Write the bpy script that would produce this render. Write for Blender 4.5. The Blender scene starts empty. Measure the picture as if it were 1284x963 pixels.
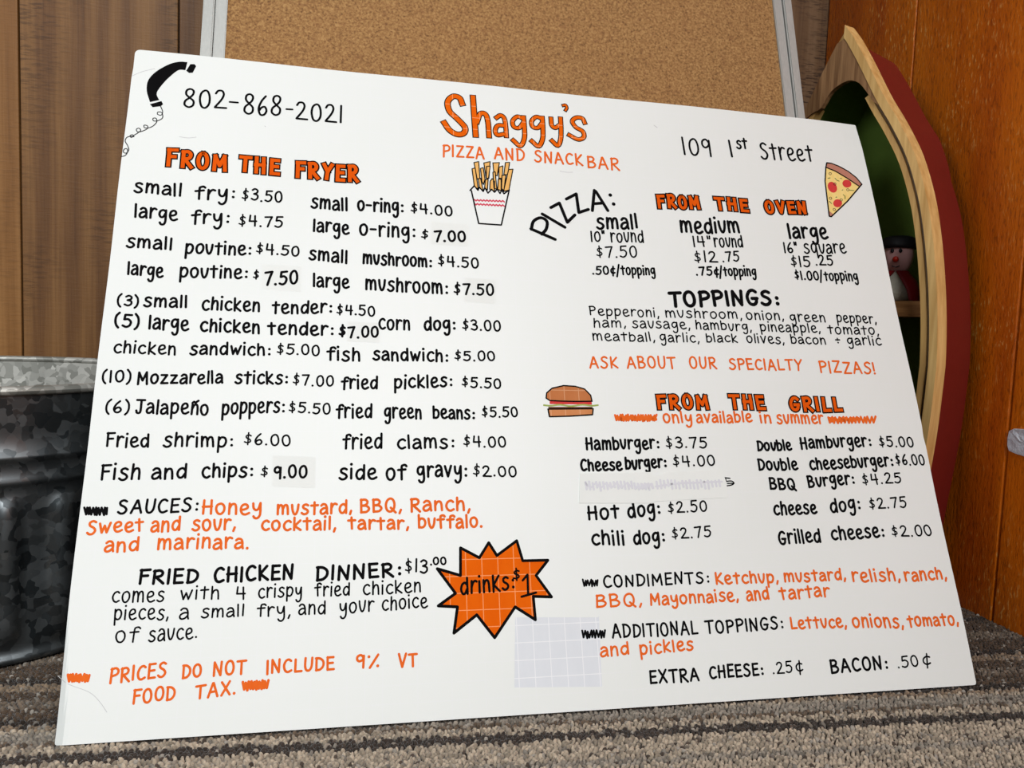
import bpy, bmesh, math, random
from mathutils import Vector, Matrix
import numpy as np
random.seed(7)

# ---------------------------------------------------------------- camera, world, light, exposure
C = bpy.context.scene.collection
F_PX, CX, CY = 1018.878, 642.0, 481.5
CAM = Vector((0.1822541, -0.5650860, 0.2948550))
AX = Vector((0.97831445, -0.20374931, 0.03724329))      # camera right
AF = Vector((0.20622028, 0.97495430, -0.08329049))      # camera forward
AU = Vector((-0.01934012, 0.08916461, 0.99582912))      # camera up
cam_data = bpy.data.cameras.new('camera')
cam_data.sensor_width = 36.0
cam_data.sensor_fit = 'HORIZONTAL'
cam_data.lens = F_PX * 36.0 / 1284.0
cam_data.clip_start = 0.01
cam = bpy.data.objects.new('camera', cam_data)
C.objects.link(cam)
cam.matrix_world = Matrix(((AX.x, AU.x, -AF.x, CAM.x), (AX.y, AU.y, -AF.y, CAM.y),
                           (AX.z, AU.z, -AF.z, CAM.z), (0, 0, 0, 1)))
bpy.context.scene.camera = cam

world = bpy.data.worlds.new('world')
bpy.context.scene.world = world
world.use_nodes = True
bg = world.node_tree.nodes['Background']
bg.inputs[0].default_value = (0.86, 0.94, 1.0, 1)
bg.inputs[1].default_value = 0.20

def area(name, loc, target, sx, sy, power, col):
    d = bpy.data.lights.new(name, 'AREA')
    d.shape = 'RECTANGLE'; d.size = sx; d.size_y = sy; d.energy = power; d.color = col
    o = bpy.data.objects.new(name, d); C.objects.link(o)
    o.location = loc
    o.rotation_euler = (Vector(target) - Vector(loc)).to_track_quat('-Z', 'Y').to_euler()
    return o
area('window_and_fill_light', (0.75, -3.3, 2.9), (0.38, 0.1, 0.2), 2.4, 1.7, 186, (0.95, 0.98, 1.0))
area('window_and_fill_light', (-2.6, -1.7, 1.5), (0.5, 0.3, 0.4), 1.1, 1.1, 24, (0.97, 0.98, 1.0))  # fill lamp added out of view on the left to brighten the orange wall

vs = bpy.context.scene.view_settings
vs.view_transform = 'Standard'; vs.look = 'None'; vs.gamma = 1.0; vs.use_curve_mapping = False
vs.exposure = 0.0

# ---------------------------------------------------------------- helpers
def s2l(c):
    return tuple(((x / 255) / 12.92 if x / 255 <= .04045 else ((x / 255 + .055) / 1.055) ** 2.4) for x in c)

class NT:
    def __init__(self, name):
        self.m = bpy.data.materials.new(name); self.m.use_nodes = True
        self.t = self.m.node_tree; self.n = self.t.nodes; self.b = self.n['Principled BSDF']
    def new(self, typ, **kw):
        x = self.n.new(typ)
        for k, v in kw.items():
            if k.startswith('i_'):
                x.inputs[k[2:].replace('_', ' ')].default_value = v
            else: setattr(x, k, v)
        return x
    def link(self, a, b): self.t.links.new(a, b)
    def coords(self, scale, kind='Object', rot=(0, 0, 0)):
        tc = self.new('ShaderNodeTexCoord'); mp = self.new('ShaderNodeMapping')
        mp.inputs['Scale'].default_value = scale; mp.inputs['Rotation'].default_value = rot
        self.link(tc.outputs[kind], mp.inputs[0]); return mp.outputs[0]
    def noise(self, vec, scale, detail=4, rough=.55, dist=0):
        x = self.new('ShaderNodeTexNoise'); x.inputs['Scale'].default_value = scale
        x.inputs['Detail'].default_value = detail; x.inputs['Roughness'].default_value = rough
        x.inputs['Distortion'].default_value = dist
        if vec is not None: self.link(vec, x.inputs['Vector'])
        return x.outputs[0]
    def ramp(self, fac, stops):
        x = self.new('ShaderNodeValToRGB'); cr = x.color_ramp
        while len(cr.elements) < len(stops): cr.elements.new(0.5)
        for e, (p, c) in zip(cr.elements, stops):
            e.position = p; e.color = (*c, 1)
        self.link(fac, x.inputs[0]); return x.outputs[0]
    def mix(self, fac, a, b, mode='MIX'):
        x = self.new('ShaderNodeMix', data_type='RGBA', blend_type=mode)
        for s, v in ((x.inputs[0], fac), (x.inputs[6], a), (x.inputs[7], b)):
            if isinstance(v, (int, float)): s.default_value = v
            elif isinstance(v, tuple): s.default_value = (*v, 1)
            else: self.link(v, s)
        return x.outputs[2]
    def math(self, op, a, b=None):
        x = self.new('ShaderNodeMath', operation=op)
        for s, v in ((x.inputs[0], a), (x.inputs[1], b)):
            if v is None: continue
            if isinstance(v, (int, float)): s.default_value = v
            else: self.link(v, s)
        return x.outputs[0]
    def bump(self, h, strength, dist=.002):
        x = self.new('ShaderNodeBump'); x.inputs['Strength'].default_value = strength
        x.inputs['Distance'].default_value = dist
        self.link(h, x.inputs['Height']); self.link(x.outputs[0], self.b.inputs['Normal'])
    def col(self, c):
        if isinstance(c, tuple): self.b.inputs['Base Color'].default_value = (*c, 1)
        else: self.link(c, self.b.inputs['Base Color'])
    def rough(self, r):
        if isinstance(r, (int, float)): self.b.inputs['Roughness'].default_value = r
        else: self.link(r, self.b.inputs['Roughness'])

def plain(name, rgb, rough=.5, bump=0, spec=.5):
    m = NT(name)
    v = m.coords((1, 1, 1)); n = m.noise(v, 60, 3)
    c = s2l(rgb); d = tuple(x * .82 for x in c)
    m.col(m.mix(n, d, c)); m.rough(rough); m.b.inputs['Specular IOR Level'].default_value = spec
    if bump: m.bump(m.noise(v, 300, 3), bump)
    return m.m

def grid_mask(m, pitch=.0127, width=.055):
    tc = m.new('ShaderNodeTexCoord'); sp = m.new('ShaderNodeSeparateXYZ')
    m.link(tc.outputs['UV'], sp.inputs[0])
    out = []
    for k in (0, 1):
        fr = m.math('FRACT', m.math('DIVIDE', sp.outputs[k], pitch))
        out.append(m.math('LESS_THAN', fr, width))
    return m.math('MAXIMUM', out[0], out[1])

def mat_poster():
    m = NT('poster_paper')
    g = grid_mask(m, .0127, .05)
    v = m.coords((1, 1, 1)); n = m.noise(v, 6, 3)
    c = m.mix(n, (.80, .825, .785), (.845, .868, .835))
    n2 = m.noise(v, 90, 5, .7)
    c = m.mix(m.math('MULTIPLY', g, .35), c, (.84, .85, .85))
    c = m.mix(m.ramp(n2, [(.0, (0, 0, 0)), (.68, (0, 0, 0)), (.8, (.25, .25, .25))]), c, (.72, .72, .72))
    m.col(c); m.rough(.42); m.b.inputs['Specular IOR Level'].default_value = .35
    return m.m

def mat_ink(name, c1, c2, grid=None, rough=.45, ns=70):
    m = NT(name)
    v = m.coords((1, .35, 1), 'UV', (0, 0, .7)); n = m.noise(v, ns, 4, .65)
    c = m.mix(n, s2l(c1), s2l(c2))
    if grid: c = m.mix(m.math('MULTIPLY', grid_mask(m, .0127, .05), .8), c, s2l(grid))
    m.col(c); m.rough(.9); m.b.inputs['Specular IOR Level'].default_value = .06; return m.m

def mat_wood_wall(name, dark, mid, light, saw=.5):
    m = NT(name)
    oi = m.new('ShaderNodeObjectInfo')
    tc = m.new('ShaderNodeTexCoord')
    off = m.new('ShaderNodeVectorMath', operation='ADD'); m.link(tc.outputs['Object'], off.inputs[0])
    cmb = m.new('ShaderNodeCombineXYZ'); m.link(m.math('MULTIPLY', oi.outputs['Random'], 9.), cmb.inputs[2])
    m.link(cmb.outputs[0], off.inputs[1])
    def mp(s):
        x = m.new('ShaderNodeMapping'); x.inputs['Scale'].default_value = s
        m.link(off.outputs[0], x.inputs[0]); return x.outputs[0]
    warp = m.noise(mp((3, 3, 1.1)), 2.2, 3, .5)
    w = m.new('ShaderNodeTexWave', wave_type='BANDS', bands_direction='X')
    w.inputs['Scale'].default_value = 9; w.inputs['Distortion'].default_value = 5
    w.inputs['Detail'].default_value = 3; w.inputs['Detail Scale'].default_value = 1.2
    m.link(mp((1, 1, .16)), w.inputs[0])
    fine = m.noise(mp((1, 1, .025)), 260, 5, .7)
    f = m.math('ADD', m.math('MULTIPLY', w.outputs['Fac'], .20), m.math('MULTIPLY', fine, .55))
    f = m.math('ADD', f, m.math('MULTIPLY', warp, .42))
    c = m.ramp(f, [(.25, dark), (.55, mid), (.85, light)])
    sawn = m.noise(mp((.15, .15, 1)), 420, 3, .6)
    zone = m.noise(mp((5, 5, 2)), 2.0, 2)
    sw = m.math('MULTIPLY', m.ramp(zone, [(.42, (0, 0, 0)), (.6, (1, 1, 1))]), m.ramp(sawn, [(.48, (0, 0, 0)), (.62, (1, 1, 1))]))
    c = m.mix(m.math('MULTIPLY', sw, saw), c, tuple(x * .35 for x in dark))
    # knots
    vo = m.new('ShaderNodeTexVoronoi', feature='F1'); vo.inputs['Scale'].default_value = 6.5
    m.link(mp((1, 0, .5)), vo.inputs[0])
    k = m.ramp(vo.outputs['Distance'], [(.0, (1, 1, 1)), (.05, (.9, .9, .9)), (.1, (.15, .15, .15)), (.14, (.3, .3, .3)), (.18, (0, 0, 0))])
    c = m.mix(m.math('MULTIPLY', k, .55), c, tuple(x * .45 for x in dark))
    m.col(c); m.rough(.5); m.b.inputs['Specular IOR Level'].default_value = .35
    m.bump(m.math('ADD', fine, sawn), .25, .001)
    return m.m

def mat_orange():
    m = NT('orange_painted_wood')
    v = m.coords((1, 1, 1)); vz = m.coords((1, 1, .16)); vs_ = m.coords((1, 1, .30))
    n = m.noise(m.coords((1, 1, .2)), 14, 4, .6)
    c = m.ramp(n, [(.25, (.46, .072, .002)), (.5, (.70, .155, .003)), (.8, (.82, .21, .005))])
    g = m.noise(vs_, 360, 4, .65)
    zone = m.noise(v, 11, 3, .6)
    pits = m.ramp(g, [(.35, (1, 1, 1)), (.45, (0, 0, 0))])
    c = m.mix(m.math('MULTIPLY', pits, .45), c, (.12, .02, .002))
    sc = m.math('MULTIPLY', m.ramp(g, [(.585, (0, 0, 0)), (.65, (1, 1, 1))]), m.ramp(zone, [(.42, (0, 0, 0)), (.6, (1, 1, 1))]))
    c = m.mix(m.math('MULTIPLY', sc, .8), c, (.95, .50, .14))  # glints on the glossy grain, painted as pale flecks
    m.col(c); m.rough(.33)
    h = m.math('ADD', m.math('MULTIPLY', g, 1.2), m.noise(vz, 80, 3))
    m.bump(h, .55, .0015)
    return m.m

def mat_cork():
    m = NT('cork')
    v = m.coords((1, 1, 1))
    a = m.noise(v, 420, 3, .7); b = m.noise(v, 150, 3, .6); d = m.noise(v, 9, 2)
    c = m.ramp(a, [(.3, s2l((84, 54, 26))), (.45, s2l((142, 102, 56))), (.6, s2l((170, 130, 78))), (.75, s2l((192, 152, 98)))])
    c = m.mix(m.ramp(b, [(.55, (0, 0, 0)), (.7, (.55, .55, .55))]), c, s2l((120, 78, 42)))
    c = m.mix(m.math('MULTIPLY', d, .25), c, s2l((170, 118, 66)))
    m.col(c); m.rough(.85); m.bump(a, .35, .001); return m.m

def mat_steel(name, lo, hi, metal=.85, rough=.42):
    m = NT(name)
    v = m.coords((1, 1, 1))
    vo = m.new('ShaderNodeTexVoronoi', feature='F1'); vo.inputs['Scale'].default_value = 120
    dn = m.new('ShaderNodeTexNoise'); dn.inputs['Scale'].default_value = 60; m.link(v, dn.inputs['Vector'])
    vm = m.new('ShaderNodeMix', data_type='VECTOR'); vm.inputs[0].default_value = .02
    m.link(v, vm.inputs[4]); m.link(dn.outputs[1], vm.inputs[5]); m.link(vm.outputs[1], vo.inputs[0])
    sp = m.new('ShaderNodeSeparateColor'); m.link(vo.outputs['Color'], sp.inputs[0])
    c = m.ramp(sp.outputs[0], [(0, lo), (.3, tuple(l * .6 + h * .4 for l, h in zip(lo, hi))), (.75, hi), (1, tuple(h * 1.25 for h in hi))])
    n = m.noise(v, 25, 4)
    c = m.mix(m.math('MULTIPLY', n, .5), c, tuple(l * .8 for l in lo))
    m.col(c); m.b.inputs['Metallic'].default_value = metal
    m.rough(m.math('ADD', m.math('MULTIPLY', sp.outputs[1], .2), rough - .1)); return m.m

def mat_carpet(name):
    m = NT(name)
    at = m.new('ShaderNodeAttribute', attribute_name='yarn')
    v = m.coords((1, 1, 1)); n = m.noise(v, 1400, 2)
    m.col(m.mix(n, at.outputs['Color'], at.outputs['Color'], 'MULTIPLY') if False else m.mix(m.math('MULTIPLY', n, .5), at.outputs['Color'], (.07, .055, .04)))
    m.rough(.95); m.b.inputs['Specular IOR Level'].default_value = .1
    m.b.inputs['Sheen Weight'].default_value = .25
    return m.m

def mat_grain(name, dark, light, scale=(1, 1, .06), ns=160, rough=.45):
    m = NT(name); v = m.coords(scale)
    n = m.noise(v, ns, 4, .6)
    m.col(m.ramp(n, [(.3, s2l(dark)), (.7, s2l(light))])); m.rough(rough); m.bump(n, .12, .0008); return m.m

def mesh_obj(name, verts, faces, mat, parent=None, uvs=None, smooth=False, world=True):
    """verts are world positions; stored relative to the thing's base"""
    base = Vector((0, 0, 0)); p = parent
    while p is not None:
        base += p.location; p = p.parent
    me = bpy.data.meshes.new(name)
    me.from_pydata([tuple(Vector(v) - base) for v in verts] if world else verts, [], faces)
    if uvs is not None:
        ul = me.uv_layers.new(name='UVMap')
        for lp in me.loops: ul.data[lp.index].uv = uvs[lp.vertex_index]
    if mat: me.materials.append(mat)
    if smooth:
        for f in me.polygons: f.use_smooth = True
    o = bpy.data.objects.new(name, me); C.objects.link(o)
    if parent: o.parent = parent
    return o

def thing(name, label, cat, loc=(0, 0, 0), group=None):
    o = bpy.data.objects.new(name, None); C.objects.link(o); o.location = loc
    o['label'] = label; o['category'] = cat; o.empty_display_size = .02
    if group: o['group'] = group
    return o
def structure(o):
    o['kind'] = 'structure'; return o

def box_vf(lo, hi, bev=0.0, axis=None):
    x0, y0, z0 = lo; x1, y1, z1 = hi
    v = [(x0, y0, z0), (x1, y0, z0), (x1, y1, z0), (x0, y1, z0), (x0, y0, z1), (x1, y0, z1), (x1, y1, z1), (x0, y1, z1)]
    f = [(0, 3, 2, 1), (4, 5, 6, 7), (0, 1, 5, 4), (1, 2, 6, 5), (2, 3, 7, 6), (3, 0, 4, 7)]
    return v, f
def box(name, lo, hi, mat, parent=None, bevel=0):
    v, f = box_vf(lo, hi)
    o = mesh_obj(name, v, f, mat, parent)
    if bevel:
        b = bmesh.new(); b.from_mesh(o.data)
        bmesh.ops.bevel(b, geom=b.edges[:], offset=bevel, segments=2, affect='EDGES', profile=.5)
        b.to_mesh(o.data); b.free()
    return o

def lathe(name, prof, cx, cy, mat, parent, seg=32, sx=1, sy=1, smooth=True, rot=None):
    """prof: list of (r, z)"""
    v = []; f = []
    for r, z in prof:
        for k in range(seg):
            a = 2 * math.pi * k / seg
            v.append((cx + r * sx * math.cos(a), cy + r * sy * math.sin(a), z))
    for i in range(len(prof) - 1):
        for k in range(seg):
            k2 = (k + 1) % seg
            f.append((i * seg + k, i * seg + k2, (i + 1) * seg + k2, (i + 1) * seg + k))
    f.append(tuple(range(seg))[::-1]); f.append(tuple((len(prof) - 1) * seg + k for k in range(seg)))
    return mesh_obj(name, v, f, mat, parent, smooth=smooth)

# ---------------------------------------------------------------- materials
M = dict(
    poster=mat_poster(), poster_edge=plain('poster_edge', (232, 234, 238), .6),
    black=mat_ink('black_marker', (8, 8, 9), (18, 17, 18), rough=.55),
    orange_ink=mat_ink('orange_marker', (226, 90, 20), (240, 118, 50)),
    orange_fill=mat_ink('orange_marker_fill', (222, 84, 4), (240, 112, 14), grid=(255, 168, 110), ns=50),
    orange_head=mat_ink('orange_heading_fill', (214, 76, 6), (238, 100, 16), ns=90),
    red_ink=mat_ink('red_pencil', (204, 50, 74), (226, 110, 124)),
    fry=mat_ink('fry_crayon', (226, 156, 70), (250, 206, 130)),
    cheese=mat_ink('cheese_crayon', (238, 196, 96), (252, 230, 160), ns=250),
    crust=mat_ink('crust_crayon', (176, 112, 92), (200, 142, 120)),
    pepperoni=mat_ink('pepperoni_crayon', (200, 44, 44), (222, 80, 76)),
    bun=mat_ink('bun_crayon', (176, 98, 54), (206, 134, 84), grid=(216, 164, 124)),
    bun2=mat_ink('bun_bottom_crayon', (196, 122, 72), (220, 150, 100), grid=(226, 174, 134)),
    lettuce=mat_ink('lettuce_crayon', (142, 160, 76), (178, 192, 116)),
    green=mat_ink('green_crayon', (70, 104, 50), (96, 130, 70)),
    patty=mat_ink('patty_crayon', (90, 52, 34), (120, 70, 46)),
    tape=mat_ink('correction_tape', (233, 236, 230), (239, 241, 237)),
    ghost=mat_ink('faded_grey_writing', (214, 214, 220), (226, 226, 230)),
    smudge=mat_ink('erased_smudge', (220, 224, 228), (229, 232, 235), grid=(245, 246, 247), ns=120),
    pencil=mat_ink('pencil_mark', (190, 190, 190), (214, 214, 214)),
    coil=mat_ink('fine_black_pen', (30, 30, 32), (60, 60, 62)),
    wood_a=mat_wood_wall('brown_panelling', (.060, .022, .006), (.150, .064, .019), (.255, .122, .038)),
    wood_b=mat_wood_wall('amber_panelling', (.12, .045, .010), (.23, .098, .024), (.32, .15, .045), .15),
    wood_c=mat_wood_wall('grey_brown_panelling', (.07, .03, .012), (.17, .088, .038), (.26, .15, .075), .9),
    groove=plain('groove_dark_backing', (46, 28, 16), .8),  # dark brown backing seen in the gaps between planks
    orange_groove=plain('orange_backing', (150, 60, 12), .5),
    orange=mat_orange(), cork=mat_cork(),
    alu=NT('brushed_aluminium'), steel=mat_steel('galvanized_steel_shaded', (.055, .065, .07), (.19, .205, .21), .9, .40),  # tub steel darkened in colour for the shade on its outside
    steel_lit=mat_steel('galvanized_steel_lit', (.26, .26, .23), (.62, .61, .56), .55, .5),  # same steel lightened in colour for the light falling inside
    hull=plain('red_hull_paint', (124, 30, 28), .38, .05), lining=plain('dark_green_lining', (92, 122, 36), .8, .2),
    ash=mat_grain('pale_ash_wood', (204, 156, 88), (240, 200, 130)),
    ash2=mat_grain('pale_ash_inner', (196, 148, 84), (230, 188, 118)),
    ply=mat_grain('hull_edge_ply', (84, 66, 46), (122, 98, 70)),
    deck=mat_grain('walnut_veneer', (116, 80, 50), (174, 132, 90), (1, 1, .05), 260),
    shelfw=mat_grain('brown_shelf_wood', (128, 84, 46), (176, 126, 76), (.1, .1, 1), 200),
    carpet=mat_carpet('loop_carpet'),
    skin=plain('figure_pink', (244, 186, 182), .45), bk=plain('figure_black', (16, 15, 18), .6),
    rd=plain('figure_red', (150, 18, 26), .6), knit=plain('figure_knit', (196, 190, 172), .9, .6),
    nose=plain('figure_nose', (208, 40, 20), .25),
    patch=plain('white_paper_tape', (226, 230, 238), .5, .5),
)
a = M['alu']; a.col(a.mix(a.noise(a.coords((1, 1, .03)), 500, 3), (.36, .36, .335), (.48, .48, .45)))
a.rough(.45); a.b.inputs['Metallic'].default_value = .35; M['alu'] = a.m

# ---------------------------------------------------------------- setting
BACK, RIGHT = .515, .849
FLZ = -.004
fl = box('floor', (-1.3, -1.6, -.03), (RIGHT + .03, BACK + .03, FLZ), M['carpet']); structure(fl)
ca = fl.data.color_attributes.new('yarn', 'FLOAT_COLOR', 'POINT')
for d in ca.data: d.color = (.085, .062, .045, 1)
wb = structure(box('wall_back', (-1.3, BACK + .008, FLZ), (RIGHT + .03, BACK + .03, 1.7), M['groove']))
wr = structure(box('wall_right', (RIGHT + .0075, -1.6, FLZ), (RIGHT + .03, BACK + .008, 1.7), M['orange_groove']))
xs = [-1.3, -1.08, -.9, -.72, -.545, -.37, -.194, -.018, .158, .335, .51, .685, RIGHT + .008]
for i in range(len(xs) - 1):
    mt = M['wood_b'] if i in (5, 3, 8) else (M['wood_c'] if i == 11 else M['wood_a'])
    box('plank', (xs[i] + .0010, BACK, FLZ), (xs[i + 1] - .0010, BACK + .009, 1.7), mt, wb, .0012)
ys = [-1.6, -1.4, -1.2, -1.0, -.8, -.615, -.43, -.24, -.05, .135, .325, BACK]
for i in range(len(ys) - 1):
    o = box('plank', (RIGHT, ys[i] + .0014, FLZ), (RIGHT + .009, ys[i + 1] - .0014, 1.7), M['orange'], wr, .0014)

# ---------------------------------------------------------------- looped carpet pile
def stripe(s, x, y):
    """yarn colour across the stripes, poster shade included (s runs across them)"""
    tan, grey, brown, dark = (.50, .41, .305), (.33, .285, .23), (.15, .105, .070), (.040, .029, .024)
    bands = [(-.30, tan), (-.135, grey), (-.118, tan), (-.088, grey), (-.080, tan), (-.052, grey), (-.045, tan), (-.018, dark), (-.0065, tan), (.0035, brown),  # dark bands at the poster's foot are stripes plus its painted shadow
             (.0085, grey), (.022, tan), (.032, dark), (.042, brown), (.058, grey), (.070, brown), (.085, tan), (.098, dark),
             (.108, brown), (.135, grey), (.15, brown), (.18, dark), (.19, brown), (.23, grey), (.25, brown)]
    c = bands[0][1]
    for b0, cc in bands:
        if s >= b0: c = cc
    if s > .026: c = tuple(q * w for q, w in zip(c, (.56, .48, .42)))  # shade behind the poster worked into the yarn as darker brown
    return c
lv, lf, lc = [], [], []
def loop_at(x, y):
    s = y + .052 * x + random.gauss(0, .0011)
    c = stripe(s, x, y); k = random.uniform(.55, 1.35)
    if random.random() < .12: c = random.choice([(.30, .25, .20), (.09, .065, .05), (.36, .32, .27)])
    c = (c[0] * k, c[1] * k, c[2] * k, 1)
    b = len(lv); ang = random.gauss(0, .8); ca_, sa = math.cos(ang), math.sin(ang)
    rl, rw, h = random.uniform(.0016, .0023), random.uniform(.0010, .0014), random.uniform(.0026, .0040)
    lx, ly = random.gauss(0, .0007), random.gauss(0, .0007)
    for (q, z, nn) in ((.85, 0, 6), (1.0, .55, 6), (.55, .92, 6)):
        for k2 in range(6):
            t = k2 * math.pi / 3 + .3
            px, py = rl * q * math.cos(t), rw * q * math.sin(t)
            lv.append((x + px * ca_ - py * sa + lx * z, y + px * sa + py * ca_ + ly * z, FLZ + h * z)); lc.append(c)
    lv.append((x + lx, y + ly, FLZ + h)); lc.append(c)
    for r in (0, 6):
        for k2 in range(6):
            n2 = (k2 + 1) % 6
            lf.append((b + r + k2, b + r + n2, b + r + 6 + n2, b + r + 6 + k2))
    for k2 in range(6): lf.append((b + 12 + k2, b + 12 + (k2 + 1) % 6, b + 18))
P = .0030
row = 0; y = -.17
while y < .36:
    x = -.16 + (row % 2) * P * .55
    while x < RIGHT - .002:
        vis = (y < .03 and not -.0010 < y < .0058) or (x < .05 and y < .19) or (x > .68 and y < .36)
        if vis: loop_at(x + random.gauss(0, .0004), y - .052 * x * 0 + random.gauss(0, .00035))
        x += P * 1.15
    y += P * .84; row += 1
pile = mesh_obj('carpet_pile', lv, lf, M['carpet'], smooth=True)
ca = pile.data.color_attributes.new('yarn', 'FLOAT_COLOR', 'POINT')
ca.data.foreach_set('color', np.array(lc, dtype=np.float32).ravel())
pile['kind'] = 'stuff'; pile['label'] = 'brown and tan striped loop carpet pile covering the floor'; pile['category'] = 'carpet'

# ---------------------------------------------------------------- cork board leaning on the wall
CT = math.radians(18); CY0 = .07
def cork_pt(x, h, d):
    """x along the width, h along the leaning height, d out of the face (towards the viewer)"""
    return (x, CY0 + h * math.sin(CT) - d * math.cos(CT), h * math.cos(CT) + d * math.sin(CT))
CH = 1.36
def cork_box(name, x0, x1, h0, h1, d0, d1, mat, par, bev=.0):
    v, f = box_vf((x0, h0, d0), (x1, h1, d1))
    o = mesh_obj(name, [cork_pt(*q) for q in v], [tuple(reversed(q)) for q in f], mat, par)
    if bev:
        b = bmesh.new(); b.from_mesh(o.data); bmesh.ops.recalc_face_normals(b, faces=b.faces[:])
        bmesh.ops.bevel(b, geom=b.edges[:], offset=bev, segments=2, affect='EDGES'); b.to_mesh(o.data); b.free()
    return o
cb = thing('cork_board', 'large cork notice board in aluminium frame leaning behind the white menu poster', 'notice board', (.355, CY0, 0))
cork_box('cork_sheet', .066, .644, .012, CH - .012, -.010, -.003, M['cork'], cb)
cork_box('backing_panel', .062, .648, .008, CH - .008, -.016, -.011, M['ply'], cb)
for x0, x1, xi0, xi1, in ((.0515, .0615, .0620, .0725), (.6485, .6585, .6375, .6480)):
    fr = cork_box('frame_side', x0, x1, 0, CH, -.018, .002, M['alu'], cb, .0012)
    cork_box('frame_lip', xi0, xi1, .010, CH - .01, -.018, -.0003, M['alu'], fr, .0008)
    xm = (x1 + .0002, xi0 - .0002) if xi0 > x0 else (xi1 + .0001, x0 - .0001)
for h0 in (0, CH - .012):
    cork_box('frame_rail', .0590, .651, h0, h0 + .012, -.017, .0015, M['alu'], cb, .001)

# ---------------------------------------------------------------- boat shelf in the corner
BT = Vector((.713, .25, 0)); A = math.radians(70)
BN = Vector((-math.sin(A), -math.cos(A), 0)); BE = Vector((math.cos(A), -math.sin(A), 0))
BT = BT - BE * .005
def bp(s, z, d):                # d = depth behind the open face
    return BT + BE * s - BN * d + Vector((0, 0, z))
PROF = [(0, .112), (.05, .119), (.117, .1262), (.166, .1316), (.206, .1348), (.25, .1366), (.269, .1367), (.308, .1342), (.35, .1291),
        (.393, .1216), (.432, .1118), (.473, .0962), (.508, .0764), (.5385, .0564), (.5816, .0301), (.615, .0075)]
def catmull(pts, n=6, closed=False):
    P_ = [Vector(p) for p in pts]; out = []
    m = len(P_)
    if m < 3 and not closed: return P_
    rng = range(m if closed else m - 1)
    for i in rng:
        if closed: p0, p1, p2, p3 = P_[(i - 1) % m], P_[i], P_[(i + 1) % m], P_[(i + 2) % m]
        else:
            p1, p2 = P_[i], P_[i + 1]
            p0 = P_[i - 1] if i > 0 else p1 * 2 - p2
            p3 = P_[i + 2] if i + 2 < m else p2 * 2 - p1
        for k in range(n):
            t = k / n
            out.append(.5 * ((2 * p1) + (p2 - p0) * t + (2 * p0 - 5 * p1 + 4 * p2 - p3) * t * t + (3 * p1 - p0 - 3 * p2 + p3) * t ** 3))
    if not closed: out.append(P_[-1])
    return out
prof = [(p.y, p.x) for p in catmull([(z, s - .004 * min(1, s / .05)) for z, s in PROF], 4)]     # (s, z)
def inset(pr, w):
    out = []
    for i, (s, z) in enumerate(pr):
        a_ = pr[max(0, i - 1)]; b_ = pr[min(len(pr) - 1, i + 1)]
        t = Vector((b_[0] - a_[0], b_[1] - a_[1])).normalized()
        out.append((s - t.y * w, z + t.x * w))       # inward (towards s=0)
    return out
def strip(name, side, w0, w1, d0, d1, mat, par, zmax=9, zmin=-1, apex=False):
    o1 = inset(prof, w0); i1 = inset(prof, w1)
    pr = [(a_, b_) for a_, b_ in zip(o1, i1) if zmin <= a_[1] <= zmax]
    if apex:   # close at the centre line
        pr = [(a_, b_) for a_, b_ in pr if b_[0] > .001]
        la, lb = pr[-1]
        sl = .78
        pr.append(((.0005, la[1] + la[0] * 1.25), (.0002, lb[1] + lb[0] * 1.3)))
    v, f = [], []
    for a_, b_ in pr:
        for (s, z) in (a_, b_):
            for d in (d0, d1): v.append(bp(max(s, 0.0002) * side, max(z, 0), d))
    n = len(pr)
    for i in range(n - 1):
        q = 4 * i
        for e0, e1 in ((0, 1), (1, 3), (3, 2), (2, 0)): f.append((q + e0, q + e1, q + 4 + e1, q + 4 + e0))
    f += [(0, 2, 3, 1), (4 * n - 4, 4 * n - 3, 4 * n - 1, 4 * n - 2)]
    o = mesh_obj(name, v, f, mat, par)
    b = bmesh.new(); b.from_mesh(o.data); bmesh.ops.recalc_face_normals(b, faces=b.faces[:]); b.to_mesh(o.data); b.free()
    return o
boat = thing('boat_shelf', 'red canoe shaped shelf with pale wooden rims standing in the orange corner', 'shelf', tuple(BT))
DB = .088
for side in (1, -1):
    strip('outer_rim', side, 0, .0085, -.0036 if side > 0 else .0035, .0122, M['ash'], boat, apex=True)
    strip('inner_rim', side, .0128, .0190, -.001, .012, M['ash2'], boat, zmax=.548)
    strip('hull_edge', side, .0087, .0126, .0005, .010, M['ply'], boat, zmax=.545)
# hull skin: from the rim back to a narrower flat back
def hull_rows(w_front, w_back, dfr, dbk, scale_z):
    rows = []
    fr = inset(prof, w_front)
    fr = [(s, z) for s, z in fr if s > .002]
    fr.append((0, fr[-1][1] + fr[-1][0] * 1.2))
    for j in range(6):
        t = j / 5
        row = []
        for s, z in fr:
            wb_ = w_back * (1 if z < .46 else max(0, 1 - (z - .46) / .05))
            row.append((max(s - wb_ * t ** 1.3, 0) if s > 0 else 0, z - scale_z * (z / .62) ** 3 * t, dfr + (dbk - dfr) * t))
        rows.append(row)
    return rows
def hull_mesh(name, wf, wb, d0, d1, mat, flip):
    rows = hull_rows(wf, wb, d0, d1, .010)
    v, f = [], []
    n = len(rows[0])
    for side in (1, -1):
        b0 = len(v)
        for r in rows:
            for s, z, d in r: v.append(bp(s * side, max(z, 0), d))
        for j in range(len(rows) - 1):
            for i in range(n - 1):
                q = (b0 + j * n + i, b0 + j * n + i + 1, b0 + (j + 1) * n + i + 1, b0 + (j + 1) * n + i)
                f.append(q if (side == 1) != flip else q[::-1])
    return mesh_obj(name, v, f, mat, boat, smooth=True)
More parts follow.
